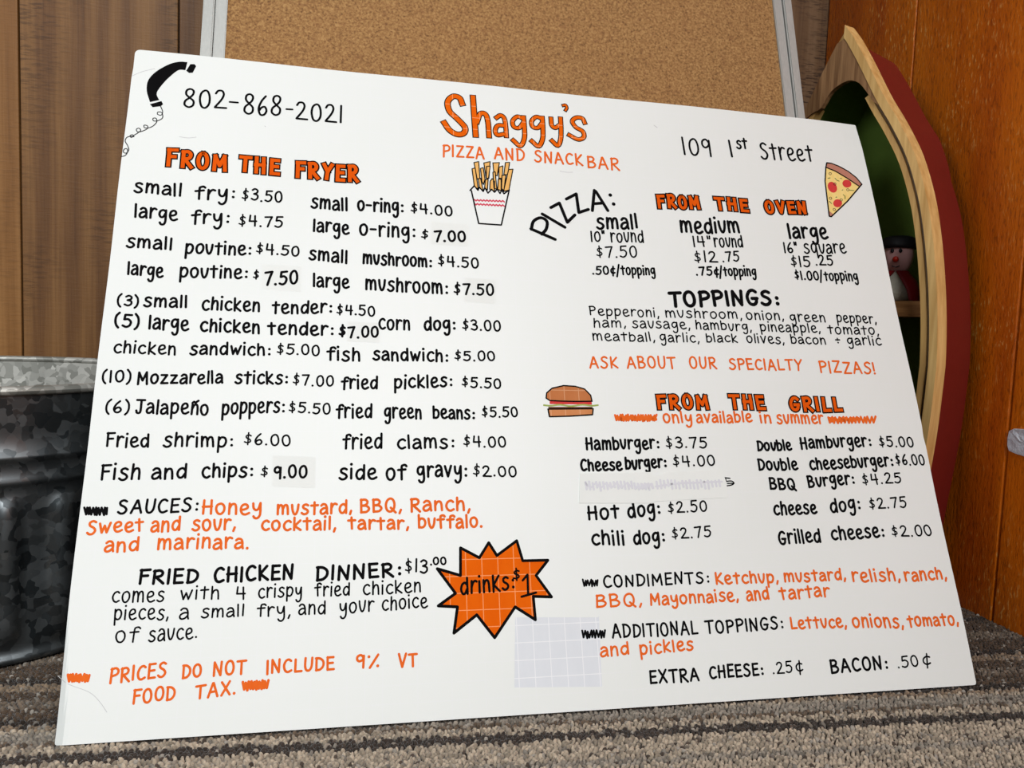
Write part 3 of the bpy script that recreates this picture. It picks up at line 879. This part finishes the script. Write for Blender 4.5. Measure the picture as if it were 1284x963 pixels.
line('black', [("fried", 429.6, 562.5, 478.6, 562, 18, K), ("clams:", 497.8, 562, 569.5, 562, 16, K), ("$4.00", 581, 560, 634.5, 560.5, 13, Kt)])
line('black', [("Fish", 125.7, 601.7, 174.8, 601.5, 18.5, 3.1), ("and", 190, 600.5, 233, 598.7, 17.5, 3.1), ("chips:", 253, 598.8, 317, 597, 17, 3.1), ("$", 326.6, 597, 336, 597, 12.5, Kt), ("9.00", 343, 600, 384.6, 598.5, 15, 3)])
line('black', [("side", 425, 601, 471.6, 600, 17, 3.1), ("of", 484, 601, 508.5, 601, 19, 3.1), ("gravy:", 523, 598, 585.5, 597.5, 18, 3.1), ("$2.00", 593, 596.8, 647.6, 597.5, 13, Kt)])
ink = Ink(.00018); scribble(ink, 106, 641, 135, 641, 9, 17, 3.0); draw(ink, "SAUCES:", 147.2, 644.5, 248, 640.5, 16.5, 3.0)
ink.build('lettering', M['black'], poster)
OL = 'orange marker lettering'
OW = 3.1
line('orange_ink', [("Honey", 253, 644.5, 327, 644, 17, OW), ("mustard,", 347, 645.5, 441, 643, 16, OW), ("BBQ,", 451.4, 642.5, 503.5, 641, 16, OW), ("Ranch,", 514.5, 641, 589.5, 640, 16, OW)], OL)
line('orange_ink', [("Sweet", 108.6, 669.5, 179, 665.5, 16, OW), ("and", 189, 667, 225, 665.3, 17, OW), ("sour,", 240.7, 665, 295, 663.5, 17, OW), ("cocktail,", 327.4, 665, 421, 664, 15.5, OW), ("tartar,", 436.7, 663.5, 512.5, 662.5, 15, OW), ("buffalo.", 524.4, 662, 604.7, 661, 15.5, OW)], OL)
line('orange_ink', [("and", 130.5, 692.5, 173, 690, 16.5, OW), ("marinara.", 197, 688.5, 311.5, 687, 17, OW)], OL)
line('black', [("FRIED", 173.4, 732, 247.4, 730, 17.5, 3.7), ("CHICKEN", 268, 729.6, 367.5, 726, 17.5, 3.7), ("DINNER:", 396, 728, 503, 721.5, 17, 3.7)])
line('black', [("$13", 508, 717.5, 536, 717, 16, 2.5), (".", 539.5, 708.5, 541.5, 708.5, 9, 2.3), ("00", 543, 708.5, 559.5, 707.5, 9.5, 2.3)])
line('black', [("comes", 139.7, 756, 205, 754, 17.5, Kt), ("with", 225.7, 752.2, 274.3, 750.5, 15.5, Kt), ("4", 295.5, 751, 308, 751, 15, Kt), ("crispy", 323.7, 749.7, 378, 748, 15.5, Kt), ("fried", 394.8, 747.5, 438, 746.5, 16, Kt), ("chicken", 455, 746, 527.4, 742.5, 16, Kt)])
line('black', [("pieces,", 142.7, 777, 211, 776, 17, Kt), ("a", 224.5, 776.5, 236, 776, 17.5, Kt), ("small", 252, 774.5, 305.5, 772, 14.5, Kt), ("fry,", 322, 773, 364, 772.5, 15.5, Kt), ("and", 374.4, 770.5, 407.8, 769, 16, Kt), ("your", 425.5, 768.5, 468.3, 766.5, 17, Kt), ("choice", 478.8, 765, 535.6, 761, 16, Kt)])
line('black', [("of", 144, 806.5, 172, 806, 19, Kt), ("sauce.", 186, 804, 247, 800, 18, Kt)])
ink = Ink(.00018); scribble(ink, 85, 850, 112, 850, 9, 17, 3.4); draw(ink, "PRICES", 136.8, 856.5, 207.5, 848.5, 17.5, OW); draw(ink, "DO", 228, 850.5, 252, 848.5, 16, OW)
draw(ink, "NOT", 266.9, 847.5, 307.5, 844.5, 16.5, OW); draw(ink, "INCLUDE", 334, 844.5, 418.5, 839.5, 16, OW); draw(ink, "9%", 446, 837.5, 478, 836, 16, OW); draw(ink, "VT", 499.5, 836.5, 522.5, 835, 16, OW)
ink.build('lettering', M['orange_ink'], poster, OL)
ink = Ink(.00018); draw(ink, "FOOD", 166, 881.5, 218.7, 877.5, 17, OW); draw(ink, "TAX.", 244.4, 876.5, 295, 869.5, 16.5, OW); scribble(ink, 305, 860.5, 336, 858, 10, 19, 3.4)
ink.build('lettering', M['orange_ink'], poster, OL)
line('orange_ink', [("PIZZA", 555, 196, 607, 198.8, 14, 2.3), ("AND", 619.7, 199.3, 657.6, 201.5, 14, 2.3), ("SNACK", 670.3, 202.5, 730.5, 207.5, 13.5, 2.3), ("BAR", 736.6, 210, 776.5, 213, 14, 2.3)], OL)
line('black', [("109", 857, 194, 892.3, 196, 21, 2.3), ("1", 916.5, 197.3, 919.5, 197.3, 20, 2.4), ("st", 924, 186.3, 937, 187, 13, 2.3), ("Street", 954.6, 199, 1020, 203, 20, 2.3)])
line('black', [("small", 748.4, 286.8, 799.5, 286.5, 17, 3.1), ("medium", 853.6, 291.5, 927.7, 292.5, 18, 3.1), ("large", 989.5, 298.7, 1037.6, 299.2, 17, 3.1)])
line('black', [('10"', 741, 302.7, 759, 302.5, 12.5, 2.0), ("round", 766, 303.3, 807, 304, 15, 2.0)])
line('black', [("$7.50", 748, 323, 799, 322.3, 13.5, 2.0)])
line('black', [(".50¢", 743, 343.7, 771, 343.7, 10, 2.2), ("/topping", 773, 344, 821.5, 345, 11.2, 2.2)])
line('black', [('14"', 869.5, 309.2, 892, 309.3, 12.5, 2.0), ("round", 896, 309.5, 931.6, 310, 14.5, 2.0)])
line('black', [("$12", 871, 328.5, 899.5, 329, 13, 2.0), (".75", 906, 327.5, 927, 327.5, 11.5, 2.0)])
line('black', [(".75¢", 873, 345, 901, 345, 10.5, 2.2), ("/topping", 902, 345.3, 948, 346, 11.2, 2.2)])
line('black', [('16"', 983.5, 317, 1000.7, 317.3, 12.5, 2.0), ("square", 1008.7, 317.2, 1061, 317.3, 15, 2.0)])
line('black', [("$15", 992, 334, 1016.5, 334.7, 13, 2.0), (".25", 1023, 333, 1045, 332.7, 12, 2.0)])
line('black', [("$1.00", 997, 350.3, 1027, 350.8, 10.5, 2.1), ("/topping", 1028, 351, 1076, 352, 11.2, 2.1)])
line('black', [("TOPPINGS:", 840, 384.5, 977, 382, 17.5, 4.2)])
sw = 1.75
line('black', [("Pepperoni,", 739.3, 395, 826.5, 397.5, 10.8, sw), ("mushroom,", 834.6, 397.5, 930.5, 400, 10.8, sw), ("onion,", 936, 400.3, 983, 401.5, 10.8, sw), ("green", 991, 403, 1035, 404, 11.2, sw), ("pepper,", 1049.6, 404, 1099, 405.5, 11.2, sw)])
line('black', [("ham,", 744.3, 409.8, 785, 411, 10.8, sw), ("sausage,", 793, 410.7, 865.5, 413, 11.2, sw), ("hamburg,", 872.6, 413, 942.5, 415, 10.8, sw), ("pineapple,", 953.6, 415.2, 1028.8, 417.2, 10.8, sw), ("tomato,", 1038.4, 418, 1102, 420, 10.8, sw)])
line('black', [("meatball,", 743.4, 427, 821.5, 428, 10.8, sw), ("garlic,", 827.5, 428, 877, 429.5, 11.2, sw), ("black", 885.7, 428.7, 924.5, 429, 10.3, sw), ("olives,", 936.5, 429.3, 983.5, 431, 10.8, sw), ("bacon", 992, 430.6, 1035.5, 431.5, 10.3, sw), ("&", 1048.5, 432, 1054.5, 432, 11.2, sw), ("garlic", 1062.7, 432.5, 1105, 432.7, 11.2, sw)])
line('orange_ink', [("ASK", 739.3, 461, 774.5, 461, 13.5, 2.3), ("ABOUT", 786.4, 461.5, 847.5, 461.7, 14, 2.3), ("OUR", 865, 461.7, 898.5, 462.5, 13.5, 2.3), ("SPECIALTY", 914.7, 462.7, 1006, 464.2, 13, 2.3), ("PIZZAS!", 1028.4, 467.3, 1098, 468.5, 13.5, 2.3)], OL)
ink = Ink(.00018); scribble(ink, 771, 524, 823, 524, 7.5, 33, 2.6); scribble(ink, 776, 525, 823, 524.5, 3, 14, 4)
draw(ink, "only", 832, 529.7, 867.5, 529.5, 13.5, 2.5); draw(ink, "available", 874, 530, 942.7, 528.7, 13, 2.5); draw(ink, "in", 953.6, 530, 967, 530.5, 13, 2.5)
draw(ink, "summer", 974.8, 530.7, 1032.5, 530.7, 13.5, 2.5); scribble(ink, 1039, 527, 1097, 526, 7.5, 27, 2.6); scribble(ink, 1040, 526.5, 1078, 525.5, 3, 12, 4)
ink.build('lettering', M['orange_ink'], poster, OL)
line('black', [("Hamburger:", 735, 563.5, 826.5, 562, 14.5, K), ("$3.75", 835.2, 561.5, 886.6, 561.7, 13.5, 2.1)])
line('black', [("Cheese", 728.5, 590.3, 779.6, 589, 13.5, 3), ("burger:", 784.5, 588, 835.5, 585.5, 13.5, 3), ("$4.00", 844, 584.7, 896.7, 583.5, 13, 2.1)])
line('black', [("Hot", 737.5, 651.3, 776, 650, 17, 3.1), ("dog:", 787.8, 648.7, 828, 644.5, 16.5, 3.1), ("$2.50", 837.6, 643.2, 886.6, 641, 13.5, 2.1)])
line('black', [("chili", 742, 682.8, 783, 682.8, 16.5, 3.1), ("dog:", 794.8, 682.6, 833.6, 678.5, 16.5, 3.1), ("$2.75", 842.7, 675.8, 891.8, 672.3, 13.5, 2.1)])
line('black', [("Double", 950, 564.6, 992.3, 564, 12, 2.8), ("Hamburger:", 1004.4, 562.5, 1092.5, 559, 14, 2.8), ("$5.00", 1102.8, 559.3, 1146, 560.6, 12.5, 2.0)])
line('black', [("Double", 951.4, 589.3, 1000, 588.6, 13.5, 2.8), ("cheeseburger:", 1016, 588.6, 1120, 584, 14, 2.8), ("$6.00", 1123.8, 582.8, 1160, 583, 12.5, 2.0)])
line('black', [("BBQ", 965.4, 613, 998, 614, 13.5, 2.8), ("Burger:", 1013.8, 611, 1071.5, 606, 14, 2.8), ("$4.25", 1081.8, 607.3, 1130.4, 605.2, 12.5, 2.0)])
line('black', [("cheese", 970.8, 645.8, 1023.8, 643, 15, 2.9), ("dog:", 1041.8, 642.4, 1079, 638.5, 16, 2.9), ("$2.75", 1090.4, 638, 1136.9, 635.5, 13, 2.0)])
line('black', [("Grilled", 977, 681.7, 1029, 679.5, 16, 2.9), ("cheese:", 1043, 676.7, 1109, 673.2, 15.5, 2.9), ("$2.00", 1118.5, 672.3, 1169, 671.6, 13, 2.0)])
ink = Ink(.00018); scribble(ink, 731, 731, 750, 731, 8, 13, 2.2); draw(ink, "CONDIMENTS:", 757, 737, 889.5, 730.5, 14, 2.5); ink.build('lettering', M['black'], poster)
line('orange_ink', [("Ketchup,", 897.5, 732.3, 976, 730, 14, 2.7), ("mustard,", 983.7, 730, 1060.5, 726.5, 13.5, 2.7), ("relish,", 1069, 729, 1129, 728, 15, 2.7), ("ranch,", 1135, 728, 1187, 725.5, 14, 2.7)], OL)
line('orange_ink', [("BBQ,", 747, 761.3, 805, 758, 15.5, 2.7), ("Mayonnaise,", 815.5, 758.7, 926, 753, 14, 2.7), ("and", 936.8, 753.5, 964.2, 751, 15, 2.7), ("tartar", 978.4, 751.3, 1040, 747.5, 14.5, 2.7)], OL)
ink = Ink(.00018); scribble(ink, 730.5, 795.5, 759, 795, 9, 17, 2.4); draw(ink, "ADDITIONAL", 767.8, 799.9, 874.5, 794.7, 16, 2.6); draw(ink, "TOPPINGS:", 885, 794.7, 982.5, 788, 15, 2.6)
ink.build('lettering', M['black'], poster)
line('orange_ink', [("Lettuce,", 992, 788.3, 1061.5, 786, 14, 2.7), ("onions,", 1069.7, 787, 1133, 786, 15.5, 2.7), ("tomato,", 1139, 785.3, 1202, 783.3, 14.5, 2.7)], OL)
line('orange_ink', [("and", 753, 823.5, 788.5, 820, 15, 2.7), ("pickles", 802.7, 820.5, 869, 814.5, 14.5, 2.7)], OL)
line('black', [("EXTRA", 815, 857.3, 876.5, 853.5, 15.5, 2.8), ("CHEESE:", 890, 850.9, 957.5, 846, 15, 2.8), (".25", 969, 844.7, 994, 843, 14, 2.0), ("¢", 998, 843, 1006.8, 842.5, 15, 2.0)])
line('black', [("BACON:", 1042, 844, 1113.5, 838.5, 16, 2.9), (".50", 1125.7, 837.7, 1152, 835, 14, 2.0), ("¢", 1157, 835, 1167, 834.3, 15, 2.0)])

# --- curved PIZZA word and other hand-drawn strokes: points read at 4x on a crop with the given corner
def crop(ox, oy, k): return lambda p: uv(ox + p[0] / k, oy + p[1] / k)
def strokes(name, mat, tr, lst, w, label=None, par=None, off=.00018):
    ink = Ink(off); c0 = None
    for kind, pts in lst:
        pp = [tr(p) for p in pts]
        ww = w * .00062
        if kind == '.': ink.disc(pp[0], ww * .62); continue
        if kind == '~': pp = catmull(pp, 5)
        if kind == 'o': ink.ribbon(catmull(pp, 5, True), ww, True); continue
        if kind == 'c': ink.ribbon(pp + [pp[0]], ww); continue
        ink.ribbon(pp, ww)
    return ink.build(name, M[mat], par or poster, label)
cr = crop(650, 150, 4.0125)
strokes('lettering', 'black', cr, [
    ('-', [(63, 550), (185, 603)]), ('~', [(65, 552), (76, 512), (112, 494), (143, 512), (140, 550), (118, 577)]),
    ('-', [(120, 475), (234, 542)]), ('-', [(163, 443), (206, 420), (246, 517), (284, 480)]),
    ('-', [(241, 400), (291, 374), (304, 468), (352, 452)]), ('-', [(372, 458), (382, 356), (390, 362), (450, 458)]), ('-', [(376, 424), (425, 420)]),
    ('.', [(462, 380)]), ('.', [(479, 425)])], 4.9)
cr = crop(660, 470, 4.28)
strokes('lettering', 'black', cr, [('-', [(1064, 552), (1092, 556)]), ('-', [(1068, 555), (1072, 572)]), ('~', [(1072, 572), (1100, 570), (1114, 582), (1098, 592), (1070, 596)]), ('-', [(1078, 583), (1112, 582)])], 1.7)

# --- headings: orange letters with a black outline
def heading(words, w, label='orange block capitals outlined in black'):
    for it in words:
        st = random.getstate()
        a1 = Ink(.00014); a1.square = True
        draw(a1, *it[:6], w + 3.8, .30, .02)
        o = a1.build('heading_word', M['black'], poster, label)
        random.setstate(st)
        a2 = Ink(.00024); a2.square = True
        draw(a2, *it[:6], w + .5, .30, .02)
        a2.build('fill', M['orange_head'], o, 'orange marker fill')
heading([("FROM", 209, 207.5, 283, 213.5, 19, 0), ("THE", 300.5, 213.5, 349, 219, 17.5, 0), ("FRYER", 371.5, 221.5, 448, 227.5, 18, 0)], 3.9)
heading([("FROM", 825.5, 259.5, 877, 261.5, 14.5, 0), ("THE", 898, 262, 938, 265.5, 14, 0), ("OVEN", 961, 266.5, 1011, 267.5, 13, 0)], 3.0)
heading([("FROM", 825, 511.8, 888, 512.3, 15.5, 0), ("THE", 916, 511.5, 959, 513, 15.5, 0), ("GRILL", 991.5, 514.5, 1055, 514.8, 15.5, 0)], 3.2)
# --- the shop's name in big outlined letters
cr = crop(530, 100, 4.938)
big = [('~', [(245, 150), (228, 113), (188, 104), (155, 138), (166, 195), (215, 243), (262, 296), (253, 332), (212, 338), (166, 312), (133, 266)], 7.4),
       ('-', [(311, 108), (328, 345)], 7.2), ('~', [(336, 262), (356, 212), (388, 214), (404, 262), (411, 350)], 6.4),
       ('~', [(456, 236), (482, 221), (505, 240), (514, 290), (518, 350)], 5.4), ('~', [(508, 285), (466, 284), (449, 315), (462, 342), (498, 338)], 5.4),
       ('~', [(618, 240), (585, 229), (557, 256), (565, 292), (598, 298), (620, 270)], 5.2), ('~', [(624, 232), (630, 300), (629, 365), (604, 410), (560, 375)], 5.6),
       ('~', [(735, 240), (702, 231), (674, 258), (682, 292), (714, 298), (736, 272)], 5.2), ('~', [(740, 235), (744, 300), (742, 368), (717, 412), (675, 380)], 5.6),
       ('~', [(794, 240), (799, 282), (820, 298), (846, 282)], 5.4), ('~', [(853, 240), (856, 300), (854, 368), (835, 408), (800, 378)], 5.6),
       ('~', [(869, 160), (884, 158), (892, 175), (884, 190)], 3.2),
       ('~', [(1003, 268), (988, 240), (952, 235), (926, 258), (948, 294), (990, 320), (998, 355), (962, 370), (906, 342)], 5.4)]
a1 = Ink(.00014); a2 = Ink(.00024); a1.square = a2.square = True
for kind, pts, w in big:
    pp = [cr(p) for p in pts]; pp = catmull(pp, 6) if kind == '~' else pp
    a1.ribbon(pp, (w + 2.9) * .00062); a2.ribbon(pp, (w - .1) * .00062)
o = a1.build('heading', M['black'], poster, 'large orange shop name outlined in black')
a2.build('fill', M['orange_fill'], o, 'orange marker fill')

# --- starburst with the drinks price
cr = crop(540, 670, 4.0125)
star = [(33, 173), (150, 207), (150, 68), (245, 118), (292, 42), (333, 107), (433, 32), (463, 133), (590, 130), (530, 207), (608, 315), (516, 312), (527, 430), (425, 365), (322, 520), (232, 405), (117, 497), (135, 365), (38, 360), (125, 297)]
sb = Ink(.00010); sb.fill([cr(p) for p in star]); sbo = sb.build('starburst', M['orange_fill'], poster, 'orange starburst drawing')
strokes('outline', 'black', cr, [('c', star)], 3.6, 'black outline', sbo, .00016)
ink = Ink(.00022); draw(ink, "drinKs:", 577.5, 746, 645, 738, 20, 3.0)
draw(ink, "$", 643, 728, 652.5, 727, 13, 2.6)
for pts in ([(463, 232), (487, 203), (490, 300)], [(457, 314), (530, 293)]): ink.ribbon([cr(p) for p in pts], 2.9 * .00062)
ink.build('lettering', M['black'], sbo, 'black lettering')

# --- telephone drawing
cr = crop(0, 0, 4.0)
ph = Ink(.00014)
hs = catmull([cr(p) for p in [(752, 512), (736, 455), (744, 402), (785, 358), (850, 322), (900, 310), (940, 312)]], 4) + catmull([cr(p) for p in [(930, 352), (893, 353), (838, 398), (797, 446), (786, 474), (799, 502)]], 4)
ph.fill(hs)
ph.fill([cr(p) for p in [(955, 322), (975, 322), (984, 332), (967, 365), (948, 366), (934, 355)]])
ph.fill([cr(p) for p in [(752, 523), (810, 507), (818, 523), (806, 533), (766, 538)]])
pho = ph.build('telephone_drawing', M['black'], poster, 'black telephone handset drawing')
strokes('cord', 'coil', cr, [('~', [(805, 532), (816, 560), (808, 578), (790, 573), (793, 562), (812, 566), (815, 592), (790, 606), (770, 606), (768, 594), (783, 594), (786, 612), (768, 632), (744, 642), (724, 640), (724, 628), (740, 632), (738, 646), (714, 658), (692, 662), (684, 650), (696, 643), (706, 654), (690, 668), (670, 680), (660, 690), (652, 682), (664, 676), (672, 686), (655, 684), (636, 690), (628, 708), (640, 730), (646, 752), (634, 768), (620, 764), (622, 750), (636, 746), (640, 762), (628, 780), (608, 786)])], 1.2, 'thin coiled cord', pho)

# --- fries drawing
cr = crop(580, 195, 10.14)
fries = [[(145, 90), (205, 78), (220, 290), (185, 300)], [(270, 95), (350, 78), (345, 150), (335, 290), (300, 290)], [(385, 95), (468, 90), (455, 170), (440, 260), (400, 240)],
         [(545, 90), (598, 88), (575, 245), (525, 245)], [(228, 165), (262, 155), (285, 300), (265, 370), (245, 330)], [(462, 150), (512, 132), (505, 290), (462, 290)],
         [(305, 140), (350, 135), (330, 290), (300, 290)], [(120, 170), (160, 160), (200, 430), (150, 395)], [(200, 300), (228, 290), (262, 450), (215, 420)],
         [(585, 180), (640, 175), (590, 440), (520, 460)], [(385, 215), (415, 210), (435, 430), (400, 420)], [(290, 310), (325, 300), (315, 440), (280, 410)],
         [(500, 255), (550, 250), (525, 450), (495, 420)], [(350, 330), (375, 295), (405, 330), (405, 460), (345, 430)], [(455, 300), (490, 305), (490, 450), (445, 430)]]
fo = None
ff_ = Ink(.00010); fl_ = Ink(.00013)
cup = Ink(.00017)
cuppts = [(95, 445), (148, 388), (195, 445), (212, 405), (262, 460), (282, 410), (322, 480), (370, 432), (405, 470), (440, 430), (475, 485), (498, 440), (525, 490), (592, 440), (492, 885), (205, 865), (112, 450)]
fo_i = Ink(.00009); fo_i.fill([cr(p) for p in [(120, 250), (640, 180), (590, 445), (300, 470), (150, 395)]])
for i, q in enumerate(fries):
    f1 = Ink(.00010 + i * .000012); f1.fill([cr(p) for p in q])
    f2 = Ink(.000106 + i * .000012); f2.ribbon([cr(p) for p in q + [q[0]]], 1.6 * .00062)
    if fo is None:
        fo = f1.build('fries_drawing', M['fry'], poster, 'drawing of french fries in a white cup')
    else: f1.build('fry', M['fry'], fo)
    f2.build('outline', M['black'], fo)
c1 = Ink(.00029); c1.fill([cr(p) for p in cuppts[1:]]); c1.build('cup', M['poster'], fo, 'white paper cup')
c2 = Ink(.00032); c2.ribbon([cr(p) for p in cuppts], 2.2 * .00062); c2.build('outline', M['black'], fo)
c3 = Ink(.00031)
for yy0, yy1 in ((570, 585), (620, 640)):
    c3.ribbon([cr((150 + 20 * k, yy0 + (8 if k % 2 else -8) + (yy1 - yy0) * k / 20)) for k in range(20)], 2.3 * .00062)
c3.build('stripe', M['red_ink'], fo, 'red zigzag stripes')

# --- pizza slice drawing
cr = crop(1010, 190, 10.7)
outl = [(285, 152), (350, 160), (450, 200), (570, 265), (680, 350), (755, 440), (560, 670), (345, 875), (318, 870), (290, 640), (262, 400), (272, 210)]
p1_ = Ink(.00010); p1_.fill([cr(p) for p in outl]); pz = p1_.build('pizza_drawing', M['cheese'], poster, 'drawing of a pizza slice')
p2_ = Ink(.00013); p2_.fill([cr(p) for p in [(285, 152), (350, 160), (450, 200), (570, 265), (680, 350), (755, 440), (715, 465), (560, 360), (400, 265), (278, 215)]])
p2_.build('crust', M['crust'], pz); p3_ = Ink(.00013)
p3_.fill([cr(p) for p in [(310, 790), (380, 850), (345, 875), (318, 870)]]); p3_.build('crust_tip', M['crust'], pz)
for (x, y_, rx, ry, an) in ((360, 480, 58, 78, -.5), (555, 432, 62, 52, .3), (430, 695, 60, 54, 0)):
    pk = Ink(.00015); pk.fill([cr((x + rx * math.cos(t) * math.cos(an) - ry * math.sin(t) * math.sin(an), y_ + rx * math.cos(t) * math.sin(an) + ry * math.sin(t) * math.cos(an))) for t in [k * math.pi / 8 for k in range(16)]])
    pk.build('pepperoni', M['pepperoni'], pz)
ol = Ink(.00018)
for x, y_ in ((330, 298), (393, 437), (567, 515), (335, 628), (478, 650), (385, 780)):
    ol.ribbon([cr((x + 16 * math.cos(k * math.pi / 5), y_ + 16 * math.sin(k * math.pi / 5))) for k in range(10)], .95 * .00062, True)
ol.build('olives', M['coil'], pz)
gr = Ink(.00017)
for pts in ([(395, 360), (425, 390), (450, 398)], [(590, 518), (650, 525)], [(505, 580), (530, 600), (530, 635)], [(320, 670), (350, 700)], [(300, 360), (330, 355)], [(465, 360), (485, 365)], [(490, 520), (500, 515)], [(405, 615), (420, 612)]):
    gr.ribbon([cr(p) for p in pts], 1.3 * .00062)
gr.build('herbs', M['green'], pz)
strokes('outline', 'black', cr, [('c', outl), ('-', [(278, 215), (400, 265), (560, 360), (715, 465)])], 2.3, None, pz, .0002)

# --- burger drawing
cr = crop(660, 470, 4.28)
bun = [(106, 125), (109, 97), (138, 72), (200, 58), (262, 62), (312, 76), (345, 110), (352, 142), (260, 143), (180, 141), (125, 138)]
b1 = Ink(.00010); b1.fill([cr(p) for p in bun]); bg_ = b1.build('burger_drawing', M['bun'], poster, 'drawing of a burger')
b2 = Ink(.00011); b2.fill([cr(p) for p in [(125, 142), (350, 145), (352, 160), (125, 157)]]); b2.build('tomato_layer', M['pepperoni'], bg_)
b3 = Ink(.00013); b3.ribbon(catmull([cr(p) for p in [(94, 163), (130, 166), (180, 161), (240, 168), (300, 161), (350, 166), (384, 163)]], 4), 2.4 * .00062); b3.build('lettuce_layer', M['lettuce'], bg_)
b4 = Ink(.00012); b4.fill([cr(p) for p in [(117, 172), (356, 172), (352, 186), (120, 186)]]); b4.build('patty_layer', M['patty'], bg_)
b5 = Ink(.00011); b5.fill([cr(p) for p in [(116, 184), (358, 182), (355, 214), (235, 222), (124, 225)]]); b5.build('bottom_bun', M['bun2'], bg_)
strokes('outline', 'black', cr, [('c', bun), ('c', [(116, 184), (358, 182), (355, 214), (235, 222), (124, 225)])], 2.0, None, bg_, .00017)

# --- correction tape patches, erased smudge, faded writing, pencil ticks
def patch(pts, mat='tape', name='correction_patch', off=.00006, label='white correction tape patch'):
    i_ = Ink(off); i_.fill([uv(*p) for p in pts]); o = i_.build(name, M[mat], poster, label)
    return o
for pts in ([(328, 331), (378, 334), (377, 366), (327, 362)], [(541, 278), (588, 281), (587, 309), (540, 306)], [(583, 348), (622, 351), (621, 381), (582, 378)],
            [(436, 403), (476, 405), (476, 430), (435, 428)], [(342, 571), (396, 573), (395, 612), (341, 610)]):
    patch(pts)
def thick_patch(pts, th=.0006, mat='tape', nm='correction_patch'):
    q = [uv(*p) for p in pts]; n = len(q)
    v = [S(p.x, p.y, 0.00002) for p in q] + [S(p.x, p.y, th) for p in q]
    f = [tuple(range(n, 2 * n))[::-1]] + [(i, (i + 1) % n, (i + 1) % n + n, i + n) for i in range(n)]
    o = mesh_obj(nm, v, f, M[mat], poster, uvs=[(p.x, p.y) for p in q] * 2)
    b = bmesh.new(); b.from_mesh(o.data); bmesh.ops.recalc_face_normals(b, faces=b.faces[:]); b.to_mesh(o.data); b.free()
    o['label'] = 'white paper patch over old writing'
thick_patch([(727, 593.5), (815, 592), (819, 598), (820.5, 631), (726, 631)], .0005)
thick_patch([(819, 597), (835, 592), (905, 588.5), (911, 606), (911.5, 624), (820, 629)], .0003)
ink = Ink(.00062)
random.seed(5)
for x0, x1, y_, off in ((734, 792, 609, 1), (795, 818, 610, 1)):
    x = x0
    while x < x1:
        ink.ribbon([uv(x, y_ - random.uniform(3, 5)), uv(x + 1.5, y_ + random.uniform(2, 10 if random.random() < .3 else 5))], 3.2 * .00062); x += 4.4
    ink.ribbon(catmull([uv(x0 + (x1 - x0) * k / 9, y_ + (2.5 if k % 2 else -3)) for k in range(10)], 3), 2.4 * .00062)
ink.build('faded_writing', M['ghost'], poster, 'faint grey covered writing')
ink = Ink(.00042)
x = 823
while x < 903:
    ink.ribbon([uv(x, 603 + random.uniform(-1, 2)), uv(x + 1.5, 607 + random.uniform(2, 6))], 3.2 * .00062); x += 4.6
ink.ribbon([uv(822, 610), uv(850, 606), uv(905, 604)], 2.6 * .00062)
ink.build('faded_writing', M['ghost'], poster, 'faint grey covered writing')
patch([(646, 774), (750, 774), (751, 772), (755, 861), (645, 862)], 'smudge', 'erased_square', .00005, 'pale grey erased grid square')
for q, w_ in (([(225, 171.5), (236, 173), (246, 172)], .9), ([(702, 214.5), (710, 216), (718, 216)], .9), ([(332, 158), (333, 159)], 1.0), ([(166, 95), (178, 90), (194, 86)], .8),
              ([(820, 157), (824, 160)], 1.2), ([(70, 848), (86, 858), (112, 868), (125, 880), (134, 893)], .6)):
    ink = Ink(.00006); ink.ribbon(catmull([uv(*p) for p in q], 4), w_ * .00062)
    ink.build('scuff', M['pencil'], poster, 'faint grey scuff')

# ---------------------------------------------------------------- torn tape on the orange wall
tp = thing('tape_scrap', 'scrap of white tape stuck on the orange wall', 'tape', (RIGHT, .11, .19))
random.seed(3)
ring = [(.1335, .1975), (.1345, .190), (.1340, .182), (.131, .177), (.122, .1755), (.110, .1745), (.098, .176), (.092, .182), (.091, .192), (.094, .200), (.105, .2025), (.118, .2015), (.128, .2005)]
cy_, cz_ = .112, .189
v, f = [], []
for k, sc in enumerate((1, .97, .75, .5, .25)):
    for (y_, z_) in ring:
        v.append((RIGHT - (.0002 if k == 0 else .0009 + random.uniform(0, .0012)), cy_ + (y_ - cy_) * sc, cz_ + (z_ - cz_) * sc))
v.append((RIGHT - .0016, cy_, cz_)); n = len(ring)
for k in range(4):
    for i in range(n):
        j = (i + 1) % n; f.append((k * n + i, k * n + j, (k + 1) * n + j, (k + 1) * n + i))
for i in range(n): f.append((4 * n + i, 4 * n + (i + 1) % n, 5 * n))
mesh_obj('tape', v, f, M['patch'], tp)
